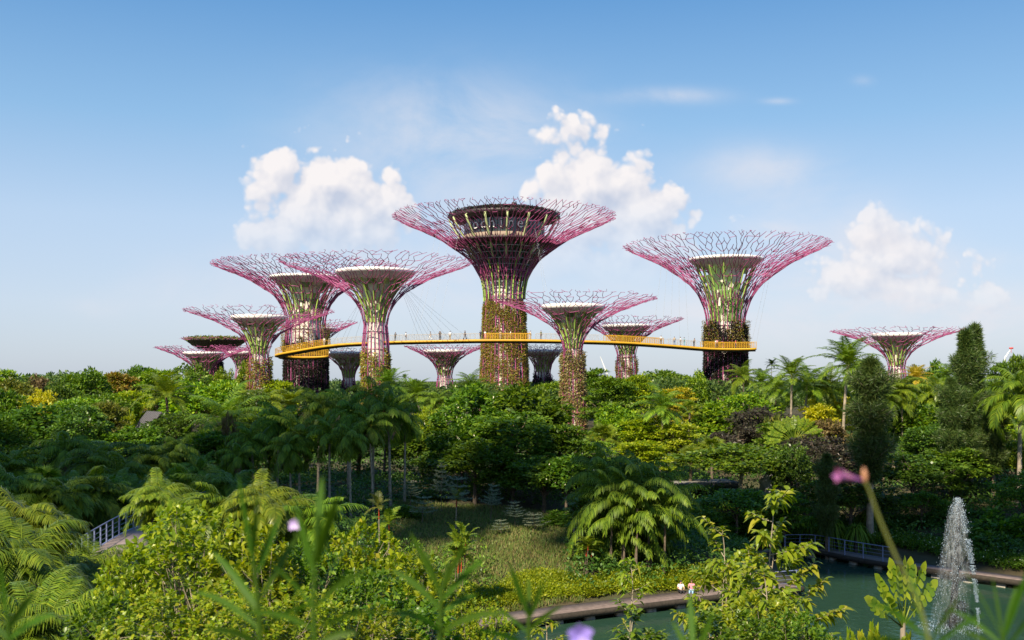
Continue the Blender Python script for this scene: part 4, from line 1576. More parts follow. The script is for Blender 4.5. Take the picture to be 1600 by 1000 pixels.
def tier_mesh(seed, h=4.5, Rx=1.5, nt_=6):
    rs = np.random.default_rng(seed)
    mb, mt = MB(), MB()
    mt.tube([(.05 * math.sin(i), .04 * math.cos(i * 2), h * i / 6) for i in range(7)], [.05, .045, .04, .035, .03, .02, .012], 6)
    for k in range(nt_):
        z = h * (0.42 + .58 * k / nt_) + rs.random() * .3
        rr = Rx * (1.0 - .65 * k / nt_) * (.8 + .3 * rs.random())
        nb = 6
        for b_ in range(nb):
            a = b_ * 6.283 / nb + rs.random() * .5
            L_ = rr * (.65 + .5 * rs.random())
            s_ = np.linspace(0, 1, 5)
            P = np.stack([math.cos(a) * L_ * s_, math.sin(a) * L_ * s_, z + .02 * s_ + (.12 + .25 * rs.random()) * L_ * s_ ** 2.2], 1)
            mt.tube(P, [.015, .012, .01, .008, .005], 4, False)
            m_ = int(75 * L_)
            tt = rs.random(m_) ** .7
            C = np.stack([np.interp(tt, s_, P[:, i]) for i in range(3)], 1)
            wsd = rs.normal(size=m_) * .15 * L_ * (tt * .7 + .3)
            C = C + np.stack([-math.sin(a) * wsd, math.cos(a) * wsd, rs.normal(size=m_) * .02], 1)
            A = rs.normal(size=(m_, 3)) * [1, 1, .2]
            mb.leaves(C, A, rs.normal(size=(m_, 3)) * .3 + [0, 0, 1], .11 + .07 * rs.random(m_), .035, .05)
    return [('crown', mb.mesh('crown'), None), ('trunk', mt.mesh('trunk'), None)]


def tuft_mesh(seed, n=120, L=1.3, wd=.025, droop=.7, h0=0.0, spread=.9):
    rs = np.random.default_rng(seed)
    a = rs.random(n) * 6.28
    el = np.arccos(rs.random(n) * spread)
    A = np.stack([np.cos(a) * np.sin(el), np.sin(a) * np.sin(el), np.cos(el)], 1)
    C = np.stack([np.cos(a), np.sin(a), np.zeros(n)], 1) * .12 * rs.random((n, 1)) + [0, 0, h0]
    mb = MB().blades(C, A, np.tile([[0, 0, 1.0]], (n, 1)) + rs.normal(size=(n, 3)) * .2, L * (.6 + .5 * rs.random(n)), wd, droop, 6, .2)
    out = [('blades', mb.mesh('blades'), None)]
    if h0 > .3:
        out.append(('trunk', MB().tube([(0, 0, 0), (0, 0, h0 / 2), (0, 0, h0)], [.12, .1, .08], 6).mesh('trunk'), None))
    return out


def two(t_):
    return [('crown', t_[0], None), ('trunk', t_[1], None)]


# nominal height and crown width of every shape: (parts, height, width)
SH = {
    'round1': (two(crown_mesh(1, 'round', 215, 26, 0.50, .27, cl=.78)), 10.2, 9.0),
    'round2': (two(crown_mesh(2, 'round', 250, 25, 0.44, .29, cl=.68)), 10.2, 8.8),
    'round3': (two(crown_mesh(3, 'round', 170, 28, 0.62, .26, Rz=3.0, cl=.9)), 10.2, 9.2),
    'layer1': (two(crown_mesh(4, 'layer', 230, 26, 0.46, .27, cl=.8)), 10.0, 8.6),
    'layer2': (two(crown_mesh(5, 'layer', 240, 24, 0.52, .26, cl=.85)), 10.0, 8.6),
    'umb1': (two(crown_mesh(6, 'umbrella', 220, 26, 0.46, .27, Rx=4.6, zc=7.4, Rz=2.6, cl=.85)), 9.9, 10.0),
    'open1': (two(crown_mesh(7, 'open', 200, 26, 0.5, .26, cl=.6)), 10.4, 8.6),
    'open2': (two(crown_mesh(8, 'open', 170, 26, 0.56, .28, cl=.62, Rz=3.6)), 10.6, 8.6),
    'shrub1': (two(crown_mesh(9, 'shrub', 110, 30, 0.27, .26, Rx=1.6, Rz=1.5, cl=.36)), 2.0, 3.8),
    'shrub2': (two(crown_mesh(10, 'shrub', 90, 28, 0.34, .23, Rx=1.6, Rz=1.5, cl=.42)), 2.0, 3.8),
    'coco1': (palm_mesh(21, 7.0, 26, 3.6, 40, 0.95, .034, droop=1.5, ldroop=.8, tilt=.03), 9.3, 6.4),
    'coco2': (palm_mesh(22, 7.0, 24, 3.4, 40, 0.9, .034, droop=1.15, ldroop=.55, tilt=.05, el=(1.45, -.1)), 9.4, 6.2),
    'coco3': (palm_mesh(23, 7.0, 26, 3.3, 42, 0.9, .034, droop=2.1, ldroop=1.1, el=(1.5, -.3)), 9.0, 5.6),
    'fox1': (palm_mesh(24, 8.0, 20, 2.5, 28, 0.72, .036, droop=1.7, ldroop=1.6, r=.11, shaft=.9, el=(1.5, -.9), dead=3, vee=0), 10.4, 4.6),
    'fox2': (palm_mesh(25, 8.0, 22, 2.4, 28, 0.76, .036, droop=1.9, ldroop=2.0, r=.11, shaft=.9, el=(1.5, -.9), dead=2, vee=0), 10.1, 4.2),
    'areca1': (palm_mesh(26, 2.6, 9, 2.3, 34, 0.80, .027, droop=1.8, ldroop=1.2, r=.05, stems=8, sp=.9, el=(1.15, -.1), tilt=.06), 4.8, 4.6),
    'areca2': (palm_mesh(27, 1.2, 10, 2.6, 36, 0.85, .028, droop=1.8, ldroop=1.2, r=.05, stems=6, sp=.8, el=(1.15, -.1), tilt=.06), 3.9, 5.0),
    'giant': (palm_mesh(28, 4.4, 9, 3.3, 30, 0.75, .045, droop=1.9, ldroop=1.7, r=.09, stems=34, sp=2.4, el=(1.5, .1), vee=0.05, up=.35), 7.6, 9.0),
    'lip': (palm_mesh(29, 1.9, 7, .95, 20, .34, .028, droop=.9, ldroop=.4, r=.04, stems=1, shaft=.55, el=(1.3, .1)), 3.2, 1.7),
    'lipc': (palm_mesh(30, 2.3, 6, 1.0, 20, .34, .028, droop=1.0, ldroop=.4, r=.035, stems=5, sp=.5, shaft=.5, el=(1.3, .1), tilt=.05), 3.9, 2.6),
    'fan1': (fanpalm_mesh(31, 3.0, 24, 1.3), 5.2, 4.0),
    'fan2': (fanpalm_mesh(32, 1.2, 26, 1.2, leafr=1.0), 3.4, 3.8),
    'trav': (traveller_mesh(33, 2.4, 17, 3.2, .42), 5.9, 6.0),
    'casu1': (casuarina_mesh(34, 11, 1.7, .33), 11.3, 3.6),
    'casu2': (casuarina_mesh(35, 12, 1.9, .1, 2), 12.4, 4.2),
    'tier1': (tier_mesh(36, nt_=4), 4.6, 2.9),
    'tier2': (tier_mesh(37, nt_=6), 4.6, 2.9),
    'tuft1': (tuft_mesh(38), 1.2, 1.9),
    'tuft2': (tuft_mesh(39, 220, 1.7, .03, .95), 1.3, 2.4),
    'pandan': (tuft_mesh(40, 240, 1.8, .035, 1.05, 1.3, 1.25), 2.6, 2.8),
}
for k_, v_ in list(SH.items()):
    if k_[:3] in ('coc', 'fox', 'are', 'gia', 'lip'):
        co = np.empty(len(v_[0][0][1].vertices) * 3, np.float32)
        v_[0][0][1].vertices.foreach_get('co', co)
        co = co.reshape(-1, 3)
        SH[k_] = (v_[0], float(np.percentile(co[:, 2], 99.7)), float(2 * np.percentile(np.hypot(co[:, 0], co[:, 1]), 93)))
        print(k_, SH[k_][1:])
KIND = {'round': ('broadleaf_tree', 'tree'), 'layer': ('layered_tree', 'tree'), 'umb': ('umbrella_tree', 'tree'), 'open': ('open_crowned_tree', 'tree'), 'shrub': ('shrub', 'shrub'),
        'coco': ('feather_palm', 'palm'), 'fox': ('foxtail_palm', 'palm'), 'areca': ('areca_palm', 'palm'), 'giant': ('clumping_palm', 'palm'), 'lip': ('red_stemmed_palm', 'palm'),
        'fan': ('fan_palm', 'palm'), 'trav': ('travellers_palm', 'palm'), 'casu': ('casuarina_tree', 'conifer'), 'tier': ('tiered_tree', 'tree'), 'tuft': ('grass_tuft', 'grass tuft'), 'pandan': ('pandan_plant', 'plant')}
GRP = {'tree': 'garden trees', 'palm': 'garden palms', 'conifer': 'casuarina trees', 'shrub': 'garden shrubs', 'grass tuft': 'ornamental grass tufts', 'plant': 'spiky plants on the far bank'}
WMUL = {'coco': 1.22, 'fox': 1.0, 'giant': 1.0, 'lip': 1.1, 'round': 1.12, 'layer': 1.15, 'umb': 1.1}
TRUNKH = {'coco1': 7.0, 'coco2': 7.0, 'coco3': 7.0, 'fox1': 8.0, 'fox2': 8.0, 'fan1': 3.0, 'fan2': 1.2, 'areca1': 2.6, 'areca2': 1.2, 'trav': 2.4, 'pad': .8}
PARTMAT = {'trunk': 'bark', 'crownshaft': 'palmlit', 'dead_fronds': 'bronze', 'leaf_stalks': 'palmlit'}


def plant(shape, px, py, Y, wpx, m, label, trunk=None, shaft=None, rz=None, base=None, zmax=2.0):
    """px, py: top of the plant in the photograph's frame turned into a place at distance Y"""
    parts, h0, w0 = SH[shape]
    p_ = W(px, py, Y)
    g0 = gz(p_.x, p_.y) - 0.05 if base is None else base
    sz = max(0.15, (p_.z - g0) / h0)
    sx = wpx / FPX * Y / w0 * WMUL.get(shape.rstrip('0123456789'), 1.0)
    key = shape.rstrip('0123456789')
    key = {'lipc': 'lip', 'tuft': 'tuft'}.get(key, key)
    nm, cat = KIND[key]
    if key in ('coco', 'fox', 'areca', 'giant', 'lip', 'fan', 'trav', 'casu'):
        szz = sz
    else:
        szz = sz
    root = empty(nm, (p_.x, p_.y, g0), rng.random() * 6.28 if rz is None else rz, (sx, sx, szz))
    if key in ('areca', 'pad', 'trav'):
        sx = max(sx * 1.1, .36 * sz)
    if key in ('coco', 'fox', 'fan', 'areca', 'pad', 'trav'):
        # tall palms: keep the crown's own proportions, stretch only the trunk
        root.scale = (sx, sx, sx)
        stretch = (p_.z - g0) - h0 * sx
    else:
        stretch = 0
    if cat in ('palm', 'tree'):
        root.rotation_euler[0], root.rotation_euler[1] = rng.normal() * .03, rng.normal() * .03
    tag(root, label, cat, GRP[cat])
    for (pn, me, _) in parts:
        o = bpy.data.objects.new(pn, me)
        COL.objects.link(o)
        o.parent = root
        mm = M[m] if pn in ('crown', 'leaf_paddles', 'blades') else M[trunk if (trunk and pn == 'trunk') else (shaft if (shaft and pn == 'crownshaft') else PARTMAT.get(pn, 'bark'))]
        if not me.materials:
            me.materials.append(mm)
        o.material_slots[0].link = 'OBJECT'
        o.material_slots[0].material = mm
        if stretch:
            if pn == 'trunk':
                o.scale = (1, 1, max(.08, 1 + stretch / sx / TRUNKH[shape]))
            else:
                o.location = (0, 0, stretch / sx)
    return root


T = plant
# ---- skyline and sunlit back rows, left half
T('layer1', 8, 578, 175, 62, 'bright', 'light green tree at the extreme left edge of the skyline')
T('open1', 48, 573, 150, 56, 'bronze', 'bronze brown tree standing above the left skyline')
T('round3', 28, 600, 140, 60, 'olive', 'yellowish olive tree below the bronze one at far left')
T('open2', 86, 577, 138, 44, 'glossy', 'dark narrow large-leaved tree right of the bronze one')
T('round1', 134, 579, 150, 84, 'dark', 'broad dark dome-shaped tree on the left skyline')
T('layer2', 186, 583, 162, 62, 'orange', 'orange-tinged yellow tree right of the dark dome')
T('umb1', 214, 571, 180, 62, 'dark', 'dark flat-topped tree breaking the skyline left of the low leftmost tower')
T('layer1', 248, 577, 170, 64, 'bright', 'bright green layered tree left of the low leftmost tower')
T('round2', 302, 574, 160, 58, 'mid', 'rounded green tree covering the foot of the leftmost tower')
T('round1', 347, 578, 185, 36, 'bright', 'small bright tree between leftmost tower and the slim tower')
T('round3', 376, 572, 180, 24, 'bright', 'narrow bright tree in front of the slim tower neck')
T('layer1', 430, 594, 170, 60, 'lime', 'lime tree right of the ivy-trunked tower foot')
T('layer2', 352, 596, 145, 70, 'bright', 'bright green tree in front of the narrow one, left of the ivy trunk')
T('round3', 300, 600, 140, 90, 'bright', 'wide sunlit green tree below the rounded green one')
T('umb1', 165, 614, 130, 80, 'mid', 'mid green spreading tree beneath the dark dome')
T('layer1', 116, 622, 122, 80, 'bright', 'fresh green layered tree left of the hut roof')
T('round1', 62, 612, 125, 60, 'yellow', 'small yellow-green tree under the bronze one')
T('layer2', 205, 612, 135, 66, 'lime', 'sunlit lime tree above the hut roof')
T('shrub1', 202, 644, 118, 44, 'lime', 'bright lime shrub just left of the hut roof')
T('round3', 10, 612, 118, 60, 'mid', 'mid green tree at left edge below the skyline')
T('coco2', 268, 582, 112, 80, 'palmlit', 'upright feather palm with yellow tips above the hut')
T('coco1', 352, 598, 98, 110, 'palm', 'large dark feather palm right of the hut with drooping fronds')
T('coco3', 414, 606, 118, 66, 'palmlit', 'yellow-lit feather palm below the ivy-trunked tower')
T('coco2', 452, 606, 120, 64, 'palmlit', 'second yellow-lit palm at the foot of the wide-trunked tower')
T('round2', 392, 616, 110, 72, 'glossy', 'dark glossy tree between large feather palm and yellow-lit palm')
T('shrub1', 357, 652, 92, 40, 'bronze', 'dark rounded brownish shrub under the large feather palm')
# ---- dark shaded rows, left half
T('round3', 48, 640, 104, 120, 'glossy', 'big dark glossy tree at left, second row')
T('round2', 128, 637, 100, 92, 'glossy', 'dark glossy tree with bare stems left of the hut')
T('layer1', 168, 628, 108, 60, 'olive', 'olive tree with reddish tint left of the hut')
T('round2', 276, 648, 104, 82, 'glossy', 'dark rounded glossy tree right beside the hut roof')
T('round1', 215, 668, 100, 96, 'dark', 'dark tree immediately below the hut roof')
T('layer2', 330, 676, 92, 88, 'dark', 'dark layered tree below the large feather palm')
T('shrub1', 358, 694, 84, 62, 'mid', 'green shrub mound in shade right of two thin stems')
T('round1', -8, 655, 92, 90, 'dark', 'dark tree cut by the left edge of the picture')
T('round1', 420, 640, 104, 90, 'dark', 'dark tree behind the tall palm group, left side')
for k, (x, y, Y, wd, s_, lb) in enumerate([
    (20, 700, 76, 84, 'coco3', 'dark feather palm at the left edge, lower row'), (98, 672, 84, 86, 'fox2', 'dark feathery palm with thin pale stem left of the path'),
    (70, 712, 70, 80, 'fan2', 'spiky blue-green fan palm at far left, above the near palms'), (150, 688, 80, 84, 'coco3', 'dark drooping palm above the path railing'),
    (196, 700, 76, 88, 'fox1', 'dark palm with hanging brown skirt above the path railing'), (240, 690, 82, 82, 'coco3', 'dark palm with arching fronds below the hut'),
    (282, 676, 84, 78, 'fox2', 'dark palm with thin pale trunk right below the hut'), (312, 706, 78, 66, 'fox1', 'dark palm beside two thin pale stems'),
    (118, 738, 70, 84, 'coco3', 'low dark palm between fan palm and path'), (170, 742, 68, 70, 'coco3', 'low dark palm with golden skirt over the path')]):
    T(s_, x, y, Y, wd, 'palmdark', lb, trunk='barkpale')
# ---- tall palm group with visible trunks
for k, (x, y, Y, wd, s_, lb) in enumerate([
    (398, 650, 84, 76, 'fox1', 'leftmost palm of the tall dark group, left of centre'), (432, 628, 86, 84, 'fox2', 'second palm from left in the tall dark group'),
    (468, 640, 80, 80, 'fox1', 'third palm from left in the tall dark group'), (497, 606, 86, 78, 'fox2', 'palm of the dark group under the skyway hook'),
    (515, 640, 78, 74, 'fox1', 'palm of the dark group with pale trunk at the path end'), (545, 604, 84, 80, 'fox1', 'palm of the dark group before the dark shaded tower'),
    (548, 658, 77, 68, 'fox2', 'short palm with golden skirt in the dark group'), (582, 588, 86, 82, 'fox2', 'palm rising in front of the orange tower trunk'),
    (610, 600, 82, 84, 'fox1', 'right-hand tall palm of the dark group'), (584, 640, 79, 66, 'fox2', 'palm with straight pale trunk near the right of the dark group'),
    (632, 628, 84, 72, 'fox2', 'drooping palm at the right end of the dark group'), (455, 676, 78, 70, 'fox2', 'low palm in front of the dark group, left'),
    (372, 690, 80, 60, 'fox2', 'low palm at the left foot of the dark group')]):
    T(s_, x, y, Y, wd, 'palmdark', lb, trunk='barkpale')
# ---- centre
T('coco2', 664, 590, 135, 58, 'palmdark', 'dark feather palm left of the small bare-trunked tower', trunk='barkpale')
T('coco1', 733, 574, 140, 58, 'palmdark', 'dark feather palm between the small bare tower and the tallest trunk')
T('coco3', 684, 610, 122, 50, 'palmdark', 'drooping dark palm below the small bare-trunked tower')
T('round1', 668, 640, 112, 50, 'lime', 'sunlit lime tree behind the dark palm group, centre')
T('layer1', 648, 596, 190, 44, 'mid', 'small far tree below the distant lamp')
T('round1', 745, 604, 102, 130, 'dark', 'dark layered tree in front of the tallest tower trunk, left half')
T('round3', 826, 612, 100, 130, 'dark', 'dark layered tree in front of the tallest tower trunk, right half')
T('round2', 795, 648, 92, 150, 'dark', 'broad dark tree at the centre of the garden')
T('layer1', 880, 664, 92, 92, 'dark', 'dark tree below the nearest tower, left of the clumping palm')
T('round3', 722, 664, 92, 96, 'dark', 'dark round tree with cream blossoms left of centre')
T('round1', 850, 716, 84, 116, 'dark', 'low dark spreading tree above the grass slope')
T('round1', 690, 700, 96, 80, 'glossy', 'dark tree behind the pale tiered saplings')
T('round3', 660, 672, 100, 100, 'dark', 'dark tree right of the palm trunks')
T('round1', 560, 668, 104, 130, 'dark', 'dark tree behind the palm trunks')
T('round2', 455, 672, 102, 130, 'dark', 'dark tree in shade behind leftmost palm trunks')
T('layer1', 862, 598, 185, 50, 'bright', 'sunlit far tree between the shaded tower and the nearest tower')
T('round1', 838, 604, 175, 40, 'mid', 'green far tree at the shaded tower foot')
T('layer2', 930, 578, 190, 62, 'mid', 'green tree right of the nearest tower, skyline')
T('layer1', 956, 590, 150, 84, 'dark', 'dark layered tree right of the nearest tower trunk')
T('umb1', 1032, 578, 200, 92, 'mid', 'wide flat-topped tree on the skyline right of the small tower')
T('round1', 1072, 590, 190, 60, 'bright', 'bright tree on the skyline left of the big right tower')
T('layer2', 1000, 588, 175, 60, 'lime', 'lime tree at the foot of the small tower behind the skyway')
T('round3', 1092, 586, 180, 40, 'bright', 'small bright tree touching the left side of the dark big trunk')
T('layer1', 1060, 606, 150, 64, 'yellow', 'yellow-green tree left of the dark big trunk')
T('coco1', 1032, 598, 106, 74, 'palm', 'lone feather palm with slim grey trunk, centre right', trunk='barkpale')
T('fan1', 1076, 618, 118, 46, 'palmlit', 'pale upright fan palm right of the lone feather palm')
T('fan2', 940, 650, 108, 60, 'palmlit', 'pale spiky fan palm at the foot of the nearest tower')
T('round3', 968, 640, 112, 74, 'bright', 'sunlit large-leaved tree right of the pale spiky palm')
T('layer2', 1010, 654, 108, 84, 'lime', 'sunlit lime tree with bare pale stems below the lone palm')
T('layer1', 1060, 660, 106, 80, 'lime', 'sunlit lime tree right of the lone palm trunk')
T('round3', 1118, 634, 120, 86, 'bright', 'bright rounded tree below the dark big tower trunk')
T('round2', 1170, 618, 126, 90, 'bright', 'bright tree under the right end of the skyway')
T('open1', 1150, 652, 112, 80, 'purple', 'dull purple-brown small tree with pale stem, centre right')
T('layer2', 1000, 690, 100, 90, 'lime', 'low sunlit tree just above the clumping palm')
T('fan2', 1078, 686, 98, 56, 'palmlit', 'low pale fan palm right above the clumping palm')
T('fan2', 1112, 672, 104, 50, 'palmlit', 'pale fan palm left of the umbrella tree')
T('layer1', 930, 690, 96, 70, 'bright', 'sunlit bush left above the clumping palm')
T('umb1', 1158, 694, 92, 170, 'mid', 'umbrella-shaped green tree with slim trunk over the pale shelter', trunk='barkpale')
T('umb1', 1150, 764, 82, 120, 'mid', 'low flat green tree in front of the umbrella tree')
T('layer1', 1220, 660, 104, 74, 'dark', 'dark green tree left of the traveller palm')
T('shrub1', 1210, 652, 112, 60, 'olive', 'olive shrub with white specks left of the traveller palm')
# ---- right palms and trees
for (s_, x, y, Y, wd, m, lb) in [
    ('coco1', 1162, 562, 150, 50, 'palmlit', 'yellow-green palm touching the big right tower trunk'),
    ('coco2', 1184, 576, 140, 46, 'palm', 'palm just right of the big right tower'),
    ('coco1', 1206, 572, 128, 62, 'palm', 'feather palm, first of the row right of the skyway end'),
    ('coco2', 1234, 556, 118, 66, 'palm', 'feather palm in the row right of the skyway end, pale trunk'),
    ('coco1', 1256, 560, 122, 74, 'palm', 'feather palm left of the tallest right-hand palm'),
    ('coco2', 1316, 528, 116, 92, 'palm', 'tallest feather palm of the right row, one frond upright'),
    ('coco3', 1350, 556, 128, 60, 'palm', 'palm behind the olive casuarina at right'),
    ('coco1', 1396, 580, 108, 66, 'palm', 'palm under the isolated far right tower'),
    ('coco3', 1412, 588, 106, 48, 'palmlit', 'palm with golden leaves under the isolated far right tower'),
    ('coco2', 1430, 570, 135, 46, 'palmyellow', 'golden yellow palm right of the isolated tower neck'),
    ('coco3', 1458, 588, 118, 62, 'palmlit', 'yellow-green palm left of the tall double casuarina'),
    ('coco3', 1592, 574, 88, 100, 'palm', 'large drooping palm with brown trunk at the right edge'),
    ('coco1', 1560, 596, 100, 66, 'palmlit', 'palm right of the tall double casuarina'),
    ('coco2', 1205, 560, 230, 20, 'palmdark', 'tiny distant palm above the right palm row'),
    ('coco2', 633, 584, 320, 14, 'palmdark', 'tiny distant palm on the horizon left of the bare-trunked tower')]:
    T(s_, x, y, Y, wd, m, lb, trunk='barkpale')
T('layer1', 1296, 614, 128, 70, 'yellow', 'bright yellow-green tree below the tallest right palm')
T('layer2', 1275, 632, 118, 60, 'yellow', 'yellow tree behind the traveller palm')
T('round1', 1330, 600, 135, 60, 'bright', 'bright tree left of the olive casuarina')
T('trav', 1246, 644, 98, 70, 'palmlit', 'fan-shaped traveller palm with orange heart in the sun', rz=0.1, trunk='barkpale')
T('open2', 1290, 640, 112, 64, 'bronze', 'bronze bush right of the traveller palm')
T('round2', 1285, 686, 92, 110, 'purple', 'very dark purplish tree left of the olive casuarina')
T('round2', 1190, 640, 116, 90, 'purple', 'dull brown bush above the umbrella tree')
T('casu1', 1360, 558, 82.5, 84, 'casua', 'olive casuarina with pale bark, right of centre', trunk='barkpale')
T('casu1', 1292, 708, 80, 46, 'casua', 'small weeping blue-green conifer left of the olive casuarina')
T('casu2', 1516, 503, 96, 84, 'casua', 'tall double-topped casuarina against the sky at right')
T('casu1', 1486, 590, 92, 54, 'casua', 'shorter casuarina at the left foot of the double-topped one')
T('casu1', 1552, 640, 90, 56, 'casua', 'shorter casuarina at the right foot of the double-topped one')
T('round2', 1436, 578, 150, 46, 'dark', 'dark tree on the skyline right of the isolated tower')
T('round3', 1470, 572, 160, 44, 'mid', 'green tree on the skyline left of the double-topped casuarina')
T('round1', 1452, 604, 120, 90, 'bright', 'bright green tree left of the double-topped casuarina')
T('round3', 1420, 640, 108, 96, 'mid', 'large-leaved tree between the two big casuarinas')
T('round2', 1452, 668, 100, 90, 'glossy', 'dark glossy tree between the two big casuarinas, lower')
T('round2', 1424, 712, 90, 120, 'glossy', 'very dark rounded tree right of the pale casuarina trunk')
T('round2', 1330, 748, 84, 110, 'glossy', 'dark tree behind the pandan leaves, right')
T('layer1', 1566, 566, 140, 50, 'dark', 'dark flat tree on the skyline right of the double-topped casuarina')
T('layer2', 1598, 558, 135, 46, 'dark', 'dark tree at the skyline on the right edge')
T('round1', 1580, 628, 110, 90, 'lime', 'sunlit tree behind the brown palm trunk at right')
T('round3', 1548, 668, 98, 90, 'mid', 'tree with white blossoms left of the brown palm trunk')
T('round2', 1590, 690, 92, 90, 'bright', 'sunlit bush at right edge beside the brown trunk')
T('round1', 1500, 700, 92, 110, 'dark', 'dark tree below the double-topped casuarina')
T('round2', 1600, 742, 80, 90, 'mid', 'green tree at the right edge above the slope')
T('open1', 1440, 760, 84, 70, 'dark', 'small dark tree with forked trunk above the far boardwalk')
T('round2', 1240, 700, 88, 70, 'glossy', 'dark tree behind the tall grey boulder')
T('layer1', 1226, 770, 82, 70, 'mid', 'green shrubby tree in front of the boulder')
for (x, y, Y, wd, s_, lb) in [(1300, 778, 82, 70, 'pandan', 'spiky pandan on the far bank, leftmost'), (1338, 790, 81, 60, 'pandan', 'spiky pandan left of the pale casuarina trunk'),
                              (1362, 770, 84, 66, 'pandan', 'spiky pandan at the pale casuarina trunk'), (1265, 782, 84, 60, 'pandan', 'spiky pandan near the end of the blue railing')]:
    T(s_, x, y, Y, wd, 'palmdark', lb)
# ---- centre clump of giant palm, pale tiered trees, red-stemmed palms, grass tufts
T('giant', 992, 704, 69, 182, 'palmdark', 'huge clumping palm with arching fronds at the pond bank')  # darker frond colour stands in for the dim shade on this clump
for (x, y, Y, wd, s_, lb) in [
    (660, 772, 76, 54, 'tier1', 'pale tiered sapling, lowest left on the slope'), (690, 722, 80, 35, 'tier2', 'pale tiered sapling highest on the left of the slope'),
    (713, 740, 79, 59, 'tier1', 'wide pale tiered sapling above the slope, left'), (766, 754, 78, 37, 'tier2', 'narrow conical pale tiered sapling mid slope'),
    (783, 810, 73, 35, 'tier1', 'small pale tiered sapling lowest mid slope'), (805, 782, 76, 40, 'tier2', 'thin pale tiered sapling right of mid slope'),
    (836, 800, 75, 51, 'tier1', 'pale tiered sapling on the right, against dark tree'), (642, 750, 82, 34, 'tier2', 'faint pale tiered sapling at slope left edge')]:
    T(s_, x, y, Y, wd, 'pale', lb)
T('lip', 593, 768, 66, 36, 'olive', 'red-stemmed small palm with orange fronds left of its twin', shaft='red', trunk='barkpale')
T('lip', 608, 792, 63, 44, 'palmlit', 'red-stemmed small palm with green fronds right of its twin', shaft='red', trunk='barkpale')
T('lip', 712, 764, 74, 34, 'olive', 'thin red-stemmed palm beside the pale saplings', shaft='red', trunk='barkpale')
T('lipc', 714, 812, 58, 56, 'palmlit', 'clump of red-stemmed palms behind the leafy foreground shrubs', shaft='red')
T('lipc', 902, 776, 72, 60, 'palm', 'clump of red-stemmed palms left of the clumping palm', shaft='red', trunk='barkpale')
T('lipc', 918, 836, 66, 44, 'palmlit', 'low red-stemmed palms at the foot of the clumping palm', shaft='red')
T('tuft2', 872, 866, 65, 60, 'bright', 'tall grass tuft left of the red-stemmed clump')
T('tuft1', 905, 884, 64, 44, 'lime', 'small grass tuft beside the red-stemmed clump')
T('tuft2', 985, 872, 66, 66, 'bright', 'broad grass tuft in front of the clumping palm')
T('tuft1', 1010, 890, 65, 40, 'bright', 'small grass tuft behind the thin sapling')
T('tuft1', 800, 888, 60, 40, 'olive', 'dry reedy tuft at the left end of the green bank')
# ---- sunlit near palms at lower left
for (s_, x, y, Y, wd, m, lb) in [
    ('areca1', 46, 756, 36, 150, 'palmlit', 'big sunlit palm clump at the lower left edge'),
    ('areca2', 4, 806, 30, 170, 'palm', 'green palm clump cut by the lower left edge'),
    ('areca1', 255, 736, 52, 110, 'palmlit', 'sunlit feather palm beside the path bend'),
    ('areca1', 345, 748, 50, 130, 'palm', 'sunlit palm clump right of the people on the path'),
    ('areca1', 412, 738, 48, 130, 'palmlit', 'sunlit palm clump left of the palm trunks'),
    ('areca2', 462, 770, 50, 110, 'palm', 'palm clump with long arching frond before the pale trunks'),
    ('areca2', 118, 846, 40, 80, 'palm', 'palm hanging over the lower path'),
    ('areca2', 205, 868, 42, 110, 'palmdark', 'shaded palm between path and leafy bush'),
    ('areca2', 62, 905, 22, 200, 'palmlit', 'golden arching palm in the lower left corner'),
    ('areca2', 190, 905, 27, 130, 'palm', 'palm with arching frond left of the leafy bush foot'),
    ('areca2', 275, 800, 50, 80, 'palmdark', 'low dark palm beside the path railing end'),
    ('areca1', 160, 884, 43, 70, 'palm', 'green palm between the two visible bits of the path'),
    ('areca2', 20, 940, 20, 160, 'palm', 'green palm at the very bottom left')]:
    T(s_, x, y, Y, wd, m, lb)

